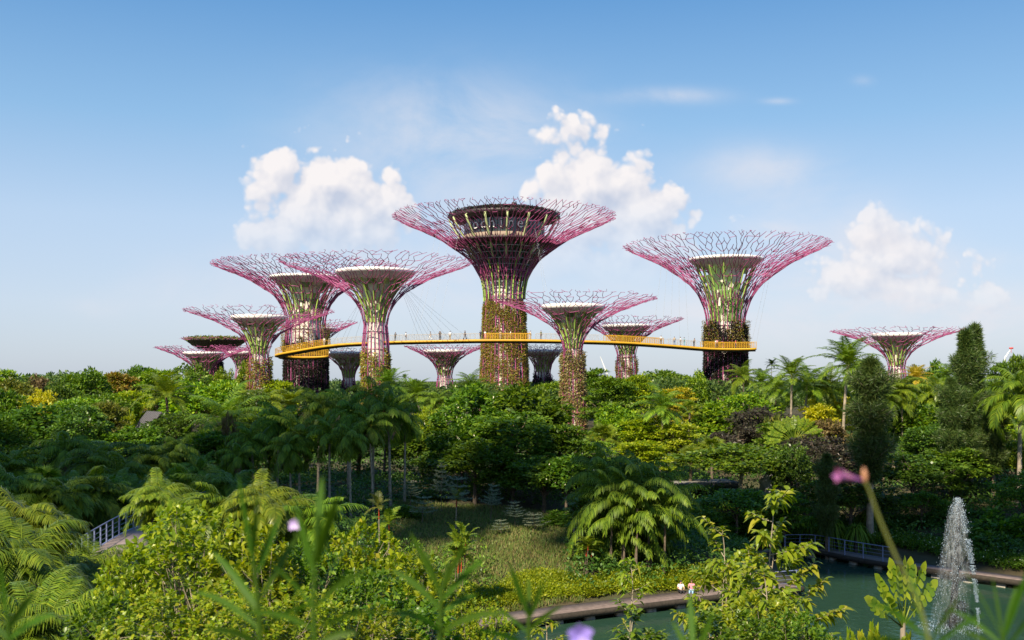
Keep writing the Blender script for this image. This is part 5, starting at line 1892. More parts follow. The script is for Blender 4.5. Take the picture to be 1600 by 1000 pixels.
for (s_, x, y, Y, wd, m, lb) in [
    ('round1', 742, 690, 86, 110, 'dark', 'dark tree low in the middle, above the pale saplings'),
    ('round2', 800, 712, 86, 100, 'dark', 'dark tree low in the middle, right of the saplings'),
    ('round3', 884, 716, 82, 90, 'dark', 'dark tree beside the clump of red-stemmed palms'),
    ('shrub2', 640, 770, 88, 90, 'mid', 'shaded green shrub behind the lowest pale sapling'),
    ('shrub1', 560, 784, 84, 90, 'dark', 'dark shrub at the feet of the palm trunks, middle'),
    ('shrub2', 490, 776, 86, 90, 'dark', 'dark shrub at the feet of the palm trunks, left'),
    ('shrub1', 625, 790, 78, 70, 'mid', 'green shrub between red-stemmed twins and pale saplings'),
    ('shrub2', 872, 800, 78, 70, 'dark', 'dark shrub at the right end of the grass slope'),
    ('shrub1', 1090, 806, 80, 110, 'mid', 'green shrub mound right of the clumping palm'),
    ('shrub2', 1150, 812, 84, 110, 'dark', 'shaded shrub mound behind the saplings'),
    ('shrub1', 1420, 806, 86, 100, 'dark', 'shaded shrub mound above the far boardwalk, middle'),
    ('shrub2', 1560, 800, 78, 120, 'mid', 'shrub mound right of the fountain top'),
    ('shrub1', 1490, 790, 86, 90, 'dark', 'dark shrub mound behind the fountain'),
    ('areca1', 38, 716, 62, 120, 'palmdark', 'dark palm clump at far left under the fan palm'),
    ('areca2', 92, 742, 62, 120, 'palmdark', 'dark palm clump right of the fan palm'),
    ('areca1', 142, 726, 66, 120, 'palmdark', 'dark palm clump above the path railing, left'),
    ('areca2', 188, 738, 70, 110, 'palmdark', 'dark palm clump above the path railing, right'),
    ('areca1', 236, 724, 74, 110, 'palmdark', 'dark palm clump behind the sunlit palm at the path bend'),
    ('areca1', 300, 724, 72, 110, 'palmdark', 'dark palm clump behind the sunlit palm clump'),
    ('areca2', 352, 730, 70, 110, 'palmdark', 'dark palm clump left of the tall palm trunks'),
    ('round2', 100, 690, 92, 110, 'glossy', 'dark glossy tree behind the dark palm clumps, far left'),
    ('round1', 250, 694, 92, 110, 'dark', 'dark tree behind the dark palm clumps, below the hut'),
    ('round2', 20, 700, 84, 100, 'dark', 'dark tree at the left edge behind the palm clumps'),
    ('round1', 390, 668, 98, 100, 'dark', 'dark tree left behind the tall palm group'),
    ('coco1', 1480, 560, 125, 50, 'palm', 'palm half hidden behind the double-topped casuarina, left side'),
    ('coco1', 1284, 566, 124, 66, 'palm', 'feather palm between the pale-trunked one and the tallest right palm'),
    ('coco1', 1380, 590, 104, 60, 'palm', 'low feather palm right of the olive casuarina'),
    ('coco2', 600, 574, 100, 60, 'palmdark', 'dark palm crown against the foot of the orange tower trunk')]:
    T(s_, x, y, Y, wd, m, lb)
# ------------------------------------------------------------------ undergrowth, grass, far wood
def scatter_clumps(name, X, Y, Zo, nleaf, leaf, wide, cl, m, seed, hgt=0.5, absz=None):
    rs = np.random.default_rng(seed)
    z = (H(X, Y) if absz is None else absz) + Zo
    n0_ = len(X)
    C = np.repeat(np.stack([X, Y, z], 1), nleaf, 0)
    n = len(C)
    d = unit(rs.normal(size=(n, 3)))
    d[:, 2] = np.abs(d[:, 2])
    sz = np.repeat(np.broadcast_to(cl, (n0_,)) * (.6 + .8 * rs.random(n0_)), nleaf)[:, None]
    C = C + d * sz * np.array([1, 1, hgt])
    A = unit(d * [1, 1, .4] + rs.normal(size=(n, 3)) * .5)
    N = unit(np.array([0, 0, 1.0]) + d * .5 + rs.normal(size=(n, 3)) * .4)
    L_ = np.repeat(np.broadcast_to(leaf, (n0_,)), nleaf) * (.7 + .6 * rs.random(n))
    o = MB().leaves(C, A, N, L_, L_ * wide, .1).obj(name, M[m])
    return tag(o, kind='stuff')


M['under'] = leafmat('undergrowth', [(0.035, 0.09, 0.018), (0.06, 0.15, 0.025), (0.12, 0.21, 0.03)])
M['farwood'] = leafmat('far_canopy', [(0.05, 0.10, 0.03), (0.08, 0.15, 0.03), (0.14, 0.20, 0.04)])
rs = np.random.default_rng(77)
# undergrowth between and below the trees
n = 13000
yy_ = 62 + rs.random(n) ** 1.4 * 115
xx_ = (rs.random(n) - .5) * 1.55 * yy_
dp = seg_dist(xx_, yy_, POND)
gr = (xx_ > -0.125 * yy_) & (xx_ < 0.06 * yy_) & (yy_ < 86)      # the open grass slope
pathd = seg_dist(xx_, yy_, np.array([(-25.5, 58), (-19, 36), (-14, 36), (-18.5, 74), (-22, 74)]))
ok = (dp > 2.3) & ~gr & (pathd > 0.6)
und = scatter_clumps('undergrowth', xx_[ok], yy_[ok], rs.random(ok.sum()) * .9, 34, 0.27, .27, .8, 'under', 1, .8)
tag(und, 'dark green undergrowth filling the ground between the trees', 'undergrowth')
n = 2600
yy_ = 22 + rs.random(n) * 46
xx_ = -0.02 * yy_ - rs.random(n) * .6 * yy_
pathd = seg_dist(xx_, yy_, np.array([(-25.5, 58), (-21, 51), (-19, 36), (-14, 36), (-16.5, 44), (-18.3, 51), (-20.5, 58)]))
dp = seg_dist(xx_, yy_, POND)
ok = (pathd > 0.7) & (dp > 1.5)
und = scatter_clumps('undergrowth', xx_[ok], yy_[ok], rs.random(ok.sum()) * .7, 40, 0.2, .25, .7, 'mid', 2, .8)
tag(und, 'green undergrowth on the near slope around the palms and path', 'undergrowth')
# slope grass: short dull blades, browner near the middle
n = 42000
yy_ = 57 + rs.random(n) * 28
xx_ = (-0.13 + rs.random(n) * .20) * yy_
ok = seg_dist(xx_, yy_, POND) > 1.3
xx_, yy_ = xx_[ok], yy_[ok]
n = len(xx_)
C = np.stack([xx_, yy_, H(xx_, yy_) - .02], 1)
g_ = MB().leaves(C, rs.normal(size=(n, 3)) * [.5, .5, .3] + [0, 0, 1], rs.normal(size=(n, 3)) + [0, -1.0, 0], .22 + .25 * rs.random(n), .035, .0).obj('slope_grass', M['grassdull'])
tag(g_, 'dull green and reddish grass on the slope above the boardwalk', 'grass', kind='stuff')
# sunlit low planting between grass and boardwalk
n = 2600
t_ = rs.random(n)
bx_ = -3 + t_ * 20.5
by_ = np.interp(bx_, [-4, 3.5, 11.6, 18], [59.0, 62.2, 66.1, 67.2]) + rs.random(n) ** 1.3 * (2.6 + .9 * np.sin(bx_ * .9)) + .5
ok = seg_dist(bx_, by_, POND) > 1.9
o_ = scatter_clumps('bank_planting', bx_[ok], by_[ok], rs.random(ok.sum()) * .15, 46, .15, .2, .42, 'lime', 3, .95)
tag(o_, 'sunlit lime ferny planting along the near boardwalk', 'ground cover')
n = 2600
bx_ = 20 + rs.random(n) * 20
by_ = np.interp(bx_, [19.8, 24.6, 29.3, 34.4, 38.5], [81.5, 84.6, 80.6, 71.8, 62]) + rs.random(n) ** 1.2 * 5 + .6
ok = seg_dist(bx_, by_, POND) > 1.7
FERN = 1
o_ = scatter_clumps('bank_planting', bx_[ok], by_[ok], rs.random(ok.sum()) * .3, 40, .17, .2, .45, 'mid', 4, .9)
tag(o_, 'green planting with tiny white flowers behind the far boardwalk', 'ground cover')
k_ = rs.integers(0, ok.sum(), 1500)
C = np.stack([bx_[ok][k_], by_[ok][k_], H(bx_[ok][k_], by_[ok][k_]) + .35 + rs.random(1500) * .4], 1) + rs.normal(size=(1500, 3)) * [.3, .3, .05]
f_ = MB().leaves(C, rs.normal(size=(1500, 3)), rs.normal(size=(1500, 3)) + [0, 0, 1], .09, .04, .0).obj('white_flowers', M['blossom'], o_)
n = 2200
yy_ = 76 + rs.random(n) * 16
xx_ = (0.145 + rs.random(n) * .12) * yy_
ok = seg_dist(xx_, yy_, POND) > 2.0
fp_ = scatter_clumps('fern_slope', xx_[ok], yy_[ok], rs.random(ok.sum()) * .3, 40, .17, .2, .45, 'bright', 9, .95)
tag(fp_, 'soft bright ferny slope right of the clumping palm', 'ground cover')
# distant wood
n = 18000
yy_ = 178 + rs.random(n) ** 1.5 * 620
xx_ = (rs.random(n) - .5) * 1.45 * yy_
und_ = np.sin(xx_ * .06) * .9 + np.sin(xx_ * .17 + yy_ * .05) * .9 + np.sin(yy_ * .11) * .6
left = np.clip((-xx_ / yy_ - .3) * 8, 0, 1)
zz_ = 9.0 + und_ + rs.random(n) * 2.0 + left * 1.5
zz_ = np.minimum(zz_, 14 - (9 + 7 * rs.random(n)) / 1600 * yy_ + left * .004 * yy_)
keep = np.ones(n, bool)
for k2 in TW:
    i_ = TW[k2][1]
    keep &= np.hypot(xx_ - i_['X'], yy_ - i_['Y']) > i_['nr'] + 3.5
o_ = scatter_clumps('distant_wood', xx_[keep], yy_[keep], 0, 30, (.38 + yy_ / 700)[keep], .3, (1.3 + yy_ / 330)[keep], 'farwood', 5, .75, absz=zz_[keep])
tag(o_, 'far woodland canopy below the horizon behind the lattice towers', 'woodland')
# cream blossoms on the dark centre trees
for o_ in list(COL.objects):
    lb_ = o_.get('label', '')
    if 'cream blossoms' in lb_ or 'tallest tower trunk, left half' in lb_ or 'beside the clump of red-stemmed' in lb_ or 'white blossoms left' in lb_:
        cm = o_.children[0].data
        co = np.empty(len(cm.vertices) * 3, np.float32)
        cm.vertices.foreach_get('co', co)
        co = co.reshape(-1, 3)[rs.integers(0, len(cm.vertices), 150)]
        co = co[np.hypot(co[:, 0], co[:, 1]) > 2.2] * 1.03
        n = len(co)
        MB().leaves(co, rs.normal(size=(n, 3)) * .4 + [0, 0, -1], rs.normal(size=(n, 3)), .30, .07, .1).obj('blossoms', M['blossom'], o_)


# ------------------------------------------------------------------ big-leaved foreground shrubs
def rosette(mb, c, d, rs, nl, L, wd, droop, spread=1.0, st=4):
    d = d / np.linalg.norm(d)
    a = np.cross(d, [0.3, 0.1, 1.0])
    a /= np.linalg.norm(a)
    b_ = np.cross(d, a)
    th = np.arange(nl) * 2.399 + rs.random() * 6
    tl = spread * (0.5 + .8 * np.arange(nl) / nl)
    A = d[None] * np.cos(tl)[:, None] + (a[None] * np.cos(th)[:, None] + b_[None] * np.sin(th)[:, None]) * np.sin(tl)[:, None]
    C = c[None] - d[None] * (np.arange(nl) / nl)[:, None] * L * .9
    return C, A


def leafy_mesh(seed, R0, Hh, z0, nros, nl, L, wd, droop, stems=4, lean=.3, dens_low=True, spread=1.0, r=.035, limb_every=3):
    rs = np.random.default_rng(seed)
    Cs, As = [], []
    mt = MB()
    ends = []
    for s_ in range(stems):
        a = s_ * 6.283 / stems + rs.random()
        top = np.array([math.cos(a) * R0 * lean, math.sin(a) * R0 * lean, Hh * (.62 + .2 * rs.random())])
        b0 = np.array([math.cos(a) * .08, math.sin(a) * .08, 0])
        mt.tube([b0, b0 * 2 + (top - b0) * .4, top], [r, r * .75, r * .5], 6)
        ends.append((b0, top))
    ph = rs.random(5) * 6.28
    for i in range(nros):
        d = unit(rs.normal(size=3))
        zlo = -0.6 if dens_low else -.2
        if d[2] < zlo:
            d[2] = -d[2]
        k = 1 + .22 * math.sin(2 * math.atan2(d[1], d[0]) + ph[0]) + .14 * math.sin(5 * d[2] + ph[1] + 3 * d[0]) + .1 * math.sin(7 * d[0] + ph[2])
        rr = (.62 + .4 * rs.random() ** .6) * k
        zc = (Hh + z0) / 2
        c = np.array([d[0] * R0 * rr, d[1] * R0 * rr, zc + d[2] * (Hh - z0) / 2 * min(rr, 1.05)])
        b0, tp = ends[rs.integers(len(ends))]
        s0 = b0 + (tp - b0) * (.45 + .5 * rs.random())
        if i % limb_every == 0:
            m_ = (s0 + c) / 2 + rs.normal(size=3) * .05
            mt.tube([s0, m_, c], [r * .45, r * .3, r * .15], 4, False)
        dr = unit(d * .8 + np.array([0, 0, .75]) + rs.normal(size=3) * .3)
        C, A = rosette(None, c, dr, rs, nl, L, wd, droop, spread)
        Cs.append(C)
        As.append(A)
    C, A = np.concatenate(Cs), np.concatenate(As)
    n = len(C)
    mb = MB().blades(C, A + rs.normal(size=(n, 3)) * .15, np.tile([[0, 0, 1.0]], (n, 1)) + rs.normal(size=(n, 3)) * .25, L * (.65 + .6 * rs.random(n)), wd * (.8 + .4 * rs.random(n)), droop * (.5 + rs.random(n)), 4, .25)
    return [('crown', mb.mesh('crown'), None), ('trunk', mt.mesh('trunk'), None)]


def sapling_mesh(seed, Hh, R0, leaders, nl, L, wd, r=.03, droop=.5):
    """thin tree with leaves in drooping whorls along rising branches"""
    rs = np.random.default_rng(seed)
    mt, Cs, As = MB(), [], []
    for ld in range(leaders):
        a0 = ld * 2.2 + rs.random()
        P = [np.array([0, 0, 0.0])]
        hh = Hh * (1 if ld == 0 else .6 + .25 * rs.random())
        n = 12
        for i in range(1, n + 1):
            f_ = i / n
            P.append(np.array([math.cos(a0) * R0 * .45 * f_ ** 1.2 * (ld > 0) + .04 * math.sin(i * 1.3), math.sin(a0) * R0 * .45 * f_ ** 1.2 * (ld > 0) + .04 * math.cos(i), hh * f_]))
        P = np.array(P)
        mt.tube(P, np.linspace(r, r * .3, n + 1), 6)
        nb = int(20 * hh / Hh)
        for b_ in range(nb):
            f_ = .30 + .70 * (b_ + rs.random() * .5) / nb
            s0 = np.array([np.interp(f_, np.linspace(0, 1, n + 1), P[:, k]) for k in range(3)])
            a = b_ * 2.399 + rs.random()
            Lb = R0 * (1.05 - .8 * f_ + .12) * (.5 + .7 * rs.random())
            gap = 0.5 + 0.5 * math.sin(f_ * 19 + seed)
            if gap < .22 and f_ < .95:
                continue
            el = .35 + .5 * rs.random()
            e = s0 + np.array([math.cos(a) * math.cos(el), math.sin(a) * math.cos(el), math.sin(el)]) * Lb
            mt.tube([s0, (s0 + e) / 2 + [0, 0, -.03], e], [r * .4, r * .28, r * .15], 4, False)
            for q_ in range(max(2, int(Lb / .16))):
                t_ = .35 + .65 * (q_ + 1) / max(2, int(Lb / .16))
                c = s0 + (e - s0) * t_
                d = unit(e - s0 + np.array([0, 0, .25 * Lb]) + rs.normal(size=3) * .12)
                C, A = rosette(None, c, d, rs, nl, L, wd, droop, 1.15)
                Cs.append(C)
                As.append(A)
        C, A = rosette(None, P[-1], np.array([0, 0, 1.0]), rs, nl + 4, L, wd, droop, 1.1)
        Cs.append(C)
        As.append(A)
    C, A = np.concatenate(Cs), np.concatenate(As)
    n = len(C)
    mb = MB().blades(C, A + rs.normal(size=(n, 3)) * .15, np.tile([[0, 0, 1.0]], (n, 1)) + rs.normal(size=(n, 3)) * .25, L * (.65 + .6 * rs.random(n)), wd * (.8 + .4 * rs.random(n)), droop * (.6 + .9 * rs.random(n)), 5, .25)
    return [('crown', mb.mesh('crown'), None), ('trunk', mt.mesh('trunk'), None)]


SH['bush1'] = (leafy_mesh(51, 1.7, 4.5, .5, 430, 8, .20, .055, .35, limb_every=6), 4.6, 3.8)
SH['bush2'] = (leafy_mesh(52, 1.5, 4.2, .4, 400, 8, .18, .058, .25, limb_every=6), 4.3, 3.4)
SH['bush3'] = (leafy_mesh(53, 1.5, 3.2, .3, 560, 8, .125, .034, .3, r=.02, limb_every=9), 3.3, 3.3)
SH['sap1'] = (sapling_mesh(54, 5.4, 1.6, 5, 8, .23, .055), 5.6, 3.0)
SH['sap2'] = (sapling_mesh(55, 4.4, .8, 1, 6, .19, .036), 4.6, 1.5)
SH['sap3'] = (sapling_mesh(56, 5.0, 1.5, 5, 8, .22, .052), 5.2, 2.6)
SH['rose1'] = (leafy_mesh(57, .7, 1.7, .6, 30, 16, .15, .06, .05, stems=6, lean=.8, spread=.9), 1.9, 1.5)
def paddle_mesh(seed):
    rs = np.random.default_rng(seed)
    mb, ms, mt = MB(), MB(), MB()
    mt.tube([(0, 0, 0), (0, 0, .4), (0, 0, .8)], [.12, .12, .1], 8)
    for k in range(11):
        a = R(20) + R(140) * k / 10 + rs.normal() * .04
        d = np.array([math.cos(a), .12 * (-1) ** k, math.sin(a) * 1.2])
        d /= np.linalg.norm(d)
        P0, P1 = np.array([0, 0, .6]), np.array([0, 0, .6]) + d * 1.15
        ms.tube([P0, (P0 + P1) / 2, P1], [.045, .03, .018], 5, False)
        nrm = np.array([.25 * rs.normal(), -1.0, .3])
        for q_ in range(5):
            # each paddle is torn into a few broad strips
            c = P1 + d * (.30 * q_)
            for sg in (-1, 1):
                sd = np.cross(d, nrm / np.linalg.norm(nrm)) * sg
                A = unit(sd + d * .8 + np.array([0, 0, -.15]) + rs.normal(size=3) * .06)
                mb.blades(c[None] + d[None] * .1, A[None], nrm[None], [.40 * math.sin(.5 + .5 * q_)], .21, .12, 5, .08)
        mb.blades((P1 + d * 1.2)[None], d[None], nrm[None], [.55], .2, .1, 5, .1)
    return [('leaf_paddles', mb.mesh('leaf_paddles'), None), ('leaf_stalks', ms.mesh('leaf_stalks'), None), ('trunk', mt.mesh('trunk'), None)]


SH['pad'] = (paddle_mesh(61), 3.3, 3.3)
KIND['pad'] = ('travellers_palm', 'palm')
for k_, v_ in {'bush': ('leafy_shrub', 'shrub'), 'sap': ('sapling', 'sapling'), 'rose': ('rosette_shrub', 'shrub')}.items():
    KIND[k_] = v_
GRP['sapling'] = 'young trees in the foreground'
M['bushleaf'] = leafmat('bush_leaf', [(0.09, 0.17, 0.012), (0.18, 0.27, 0.016), (0.34, 0.40, 0.025), (0.12, 0.22, 0.015)], rough=.35, trans=.42)
M['bushyellow'] = leafmat('bush_leaf_yellow', [(0.12, 0.22, 0.010), (0.19, 0.30, 0.014), (0.32, 0.40, 0.02), (0.14, 0.25, 0.012), (0.40, 0.38, 0.03)], rough=.4, trans=.42)
M['bushdeep'] = leafmat('bush_leaf_deep', [(0.05, 0.12, 0.012), (0.09, 0.18, 0.015), (0.16, 0.26, 0.02)], rough=.35, trans=.4)
M['saplingleaf'] = leafmat('sapling_leaf', [(0.10, 0.19, 0.012), (0.17, 0.28, 0.018), (0.30, 0.40, 0.03), (0.14, 0.24, 0.015), (0.42, 0.42, 0.04)], rough=.35, trans=.45)
for (s_, x, y, Y, wd, m, lb) in [
    ('bush1', 300, 792, 20, 250, 'bushleaf', 'big-leaved yellow-green shrub, left one of the foreground mass'),
    ('bush2', 400, 812, 19, 220, 'bushleaf', 'big-leaved shrub behind the tall blurred blades, foreground'),
    ('bush1', 478, 850, 20, 210, 'bushdeep', 'darker big-leaved shrub in the middle of the foreground mass'),
    ('bush2', 555, 812, 21, 190, 'bushyellow', 'yellow-tinged round-leaved shrub below the red-stemmed palms'),
    ('bush2', 640, 858, 21, 190, 'bushleaf', 'round-leaved shrub at the right of the foreground mass'),
    ('bush1', 580, 890, 18, 210, 'bushdeep', 'deep green shrub low in the foreground centre left'),
    ('bush1', 690, 905, 22, 170, 'bushleaf', 'light shrub left of the boardwalk end'),
    ('bush3', 300, 905, 15, 300, 'bushyellow', 'small-leaved golden shrub at the bottom, left'),
    ('bush3', 430, 915, 14, 280, 'bushyellow', 'small-leaved golden shrub at the bottom behind the blades'),
    ('bush3', 545, 940, 15, 260, 'bushleaf', 'small-leaved green shrub at the bottom, centre left'),
    ('bush3', 745, 935, 17, 150, 'bushyellow', 'small-leaved golden shrub left of the water edge'),
    ('bush2', 640, 935, 16, 240, 'bushdeep', 'deep green shrub at the bottom edge below the light shrub'),
    ('bush2', 170, 925, 17, 190, 'bushdeep', 'green shrub at the bottom edge near the left palms'),
    ('bush2', 215, 855, 20, 150, 'bushleaf', 'pale shrub at the left end of the foreground mass'),
    ('sap1', 1206, 764, 22, 230, 'saplingleaf', 'tall yellow-green sapling with several stems in front of the pond'),
    ('sap3', 1130, 812, 23, 170, 'saplingleaf', 'yellow-green sapling left of the tallest sapling'),
    ('sap3', 1196, 880, 19, 220, 'saplingleaf', 'leafy low sapling in front of the tallest sapling'),
    ('sap2', 986, 862, 24, 110, 'saplingleaf', 'thin sapling with pale leaves crossing the near boardwalk'),
    ('sap3', 985, 945, 19, 190, 'bushdeep', 'low leafy sapling at the foot of the thin one'),
    ('bush2', 1200, 925, 18, 170, 'bushleaf', 'leafy shrub filling the base of the tallest sapling'),
    ('bush1', 1240, 955, 17, 150, 'bushdeep', 'deep green shrub right of the sapling bases'),
    ('sap2', 852, 958, 20, 110, 'saplingleaf', 'short sapling top beside the violet flower'),
    ('bush2', 1130, 950, 17, 200, 'bushdeep', 'deep green shrub at the bottom under the saplings'),
    ('rose1', 1280, 958, 17, 70, 'bushleaf', 'upright rosette shrub, first right of the saplings'),
    ('rose1', 1322, 962, 16.5, 64, 'bushleaf', 'upright rosette shrub, second right of the saplings'),
    ('rose1', 1362, 948, 17, 76, 'bushyellow', 'upright rosette shrub just left of the near traveller palm'),
    ('rose1', 1425, 968, 16, 90, 'bushleaf', 'rosette shrub below the near traveller palm')]:
    T(s_, x, y, Y, wd, m, lb, trunk='barkpale')
T('pad', 1408, 874, 26, 120, 'bushleaf', 'near traveller palm with folded green paddles at the pond edge', rz=.75, trunk='barkpale')


# ------------------------------------------------------------------ blurred blade plants right in front of the camera
def at(px, py, Y):
    return np.array(W(px, py, Y))


def blade_plant(Y, stem, leaves, label, wpx=9, cat='plant'):
    """stem: list of px positions; leaves: (root px, root py, tip px, tip py, sag)"""
    b0 = at(stem[0][0], stem[0][1], Y)
    g0 = gz(b0[0], Y)
    root = empty('narrow_leaved_plant', (b0[0], Y, g0))
    tag(root, label, cat, 'narrow-leaved plants close to the camera')
    o = np.array([b0[0], Y, g0])
    P = [at(x, y, Y) - o for x, y in stem]
    P = np.concatenate([[[0, 0, 0.0]], catmull(P, 4)])
    MB().tube(P, np.linspace(5.5, 2.6, len(P)) / FPX * Y, 7).obj('stem', M['blade'], root, smooth=True)
    rs = np.random.default_rng(int(stem[0][0]))
    for (x0, y0, x1, y1, sg, wf) in leaves:
        a, b_ = at(x0, y0, Y) - o, at(x1, y1, Y + rs.normal() * .15) - o
        m_ = (a + b_) / 2 + np.array([0, 0, sg / FPX * Y])
        n = 9
        t_ = np.linspace(0, 1, n)[:, None]
        Q = (1 - t_) ** 2 * a + 2 * t_ * (1 - t_) * m_ + t_ ** 2 * b_
        Tn = unit(np.gradient(Q, axis=0))
        vdir = np.array([0.25 * rs.normal(), -1.0, .35 * rs.normal()])
        S_ = unit(np.cross(Tn, vdir))
        Nn = np.cross(S_, Tn)
        wv_ = wpx * .68 * wf / FPX * Y * np.sin(np.pi * np.clip(t_ * .93 + .06, 0, 1)) ** .7
        wv_[-1] *= .1
        V = np.stack([Q - S_ * wv_ + Nn * wv_ * .35, Q, Q + S_ * wv_ + Nn * wv_ * .35], 1).reshape(-1, 3)
        F = [(i * 3 + j, i * 3 + j + 1, i * 3 + j + 4, i * 3 + j + 3) for i in range(n - 1) for j in range(2)]
        MB().add(V, F).obj('leaf', M['blade'], root, smooth=True)
    return root


blade_plant(2.3, [(408, 1060), (405, 960), (396, 880), (388, 820)],
            [(398, 890, 372, 738, 0, .8), (400, 900, 440, 800, 8, .9), (396, 870, 402, 770, 0, .7), (404, 940, 470, 830, 10, 1), (404, 950, 330, 860, 12, 1), (406, 985, 300, 925, 25, .9), (406, 985, 500, 945, 25, 1),
             (408, 1010, 320, 985, 20, .9), (405, 960, 360, 900, 5, .8)], 'blurred narrow-leaved plant with tallest tip at lower left')
blade_plant(2.0, [(494, 1060), (490, 960), (492, 880), (496, 800)],
            [(494, 860, 504, 742, 0, 1.1), (493, 880, 530, 770, 4, 1.2), (492, 900, 462, 790, 6, 1.1), (491, 950, 580, 890, 22, 1.0), (491, 950, 420, 880, 18, 1.0), (492, 985, 610, 960, 30, .9), (492, 985, 380, 960, 28, .9),
             (492, 930, 545, 850, 8, .9), (493, 1010, 560, 990, 14, 1)], 'blurred upright-leaved plant in the lower left centre, widest leaves')
blade_plant(2.5, [(690, 1060), (688, 985), (690, 930), (700, 880)],
            [(692, 920, 727, 850, 3, .8), (690, 930, 640, 830, 8, .9), (690, 940, 760, 870, 10, .9), (689, 955, 610, 890, 18, .9), (689, 960, 745, 930, 10, .8), (688, 985, 600, 960, 22, .9), (688, 990, 790, 960, 22, .9),
             (690, 935, 664, 860, 2, .7)], 'blurred star-shaped narrow-leaved plant below the red-stemmed palm clump')
blade_plant(2.6, [(828, 1060), (826, 1000), (826, 960)],
            [(826, 965, 795, 880, 2, .8), (826, 970, 850, 905, 2, .7), (826, 985, 880, 945, 8, .7), (826, 990, 775, 950, 8, .7), (827, 960, 826, 900, 0, .6), (826, 1010, 740, 985, 14, .7)],
            'short blurred blade plant left of the violet flower')
blade_plant(2.4, [(1082, 1080), (1084, 1040), (1084, 1010)], [(1084, 1030, 1078, 925, 0, .9), (1084, 1040, 1115, 955, 4, .8), (1084, 1040, 1050, 970, 6, .7)], 'single blurred blades in front of the saplings')
blade_plant(2.2, [(18, 1080), (14, 1010), (12, 960)], [(12, 970, 2, 880, 0, .9), (13, 985, 60, 920, 8, 1), (14, 1000, 90, 960, 14, .9), (13, 1000, -50, 930, 10, 1)], 'blurred blade plant in the lower left corner')
blade_plant(2.0, [(1452, 1080), (1450, 1030), (1448, 990)],
            [(1448, 1000, 1350, 940, 25, .8), (1448, 995, 1420, 890, 0, .7), (1449, 1010, 1500, 930, 8, .7), (1449, 1020, 1540, 960, 18, .7), (1449, 1020, 1330, 1000, 22, .8)], 'blurred leaves round the base of the pink flower stem')
blade_plant(2.2, [(1570, 1080), (1568, 1030), (1566, 990)],
            [(1567, 1000, 1500, 880, 6, .7), (1567, 1000, 1610, 880, 6, .9), (1568, 1010, 1480, 950, 16, .6), (1567, 1005, 1550, 900, 0, .6), (1568, 1020, 1640, 930, 14, .8), (1568, 1025, 1500, 985, 14, .6), (1567, 1000, 1588, 915, 0, .7)],
            'dark blurred grassy blades in the lower right corner')


def flower_stem():
    Y = 1.8
    b0 = at(1456, 1060, Y)
    g0 = gz(b0[0], Y)
    o = np.array([b0[0], Y, g0])
    root = empty('trumpet_flower', tuple(o))
    tag(root, 'pink-purple trumpet flower and bud on a tall arching blurred stem', 'flower')
    P = [at(x, y, Y) - o for x, y in [(1457, 1060), (1452, 1005), (1436, 945), (1400, 870), (1372, 805), (1358, 765), (1350, 752)]]
    P = np.concatenate([[[0, 0, 0.0]], catmull(P, 5)])
    MB().tube(P, np.linspace(2.9, 1.6, len(P)) / FPX * Y, 7).obj('stem', mat('flower_stem_green', (0.13, 0.15, 0.03), .5), root, smooth=True)
    pk = mat('petal_pink_purple', (0.42, 0.15, 0.20), .5, noise=.3, scale=30, col2=(0.20, 0.06, 0.26))

    def trumpet(c, d, L, r1, n=15):
        d = unit(np.array(d, float))
        a = unit(np.cross(d, [0, 1.0, 0]))
        b_ = np.cross(d, a)
        V = []
        st = [(0, .18), (.25, .3), (.55, .55), (.8, .85), (1.0, 1.15)]
        for f_, r_ in st:
            for j in range(n):
                th = 2 * math.pi * j / n
                rr = r1 * r_ * (1 + .18 * f_ * math.cos(5 * th))
                V.append(c + d * L * (f_ + .06 * f_ * math.cos(5 * th)) + (a * math.cos(th) + b_ * math.sin(th)) * rr)
        F = [(i * n + j, i * n + (j + 1) % n, i * n + n + (j + 1) % n, i * n + n + j) for i in range(4) for j in range(n)]
        return MB().add(V, F)
    u_ = Y / FPX
    trumpet(at(1347, 750, Y) - o, (-1, -.25, .22), 44 * u_, 9.5 * u_).obj('petals', pk, root, smooth=True)
    bd = MB().lathe([(0, 0), (3.5 * u_, 7 * u_), (4.5 * u_, 14 * u_), (2.5 * u_, 22 * u_), (0, 27 * u_)], n=10)
    q_ = bd.obj('bud', mat('bud_pink', (0.45, 0.22, 0.12), .5), root, smooth=True)
    q_.location = at(1352, 756, Y) - o
    q_.rotation_euler = (0, -.1, 0)


flower_stem()


def petal_flower(px, py, Y, rpx, label, col, name='violet_flower', tilt=.5, n=5):
    c = at(px, py, Y)
    g0 = gz(c[0], Y)
    root = empty(name, (c[0], Y, g0))
    tag(root, label, 'flower')
    h = c[2] - g0
    MB().tube([(0, 0, 0), (.004, 0, h * .5), (0, 0, h)], [.003, .003, .002], 6).obj('stem', M['blade'], root, smooth=True)
    r = rpx / FPX * Y
    rs = np.random.default_rng(int(px))
    th = np.arange(n) * 6.283 / n + .35
    A = np.stack([np.cos(th), -tilt * np.ones(n), np.sin(th) * .85 + .25], 1)
    C = np.tile([[0, 0, h]], (n, 1))
    m = mat('petal_' + name, col, .55, noise=.15, scale=60)
    MB().blades(C, A, np.tile([[0, -1.0, .3]], (n, 1)), r * (.9 + .2 * rs.random(n)), r * .42, .12, 6, .12).obj('petals', m, root, smooth=True)


petal_flower(905, 992, 1.9, 25, 'blurred violet-blue flower at the bottom edge, right of centre', (0.24, 0.18, 0.55))
petal_flower(461, 819, 2.4, 12, 'small blurred lilac flower before the palm trunks', (0.55, 0.42, 0.75), name='lilac_flower')


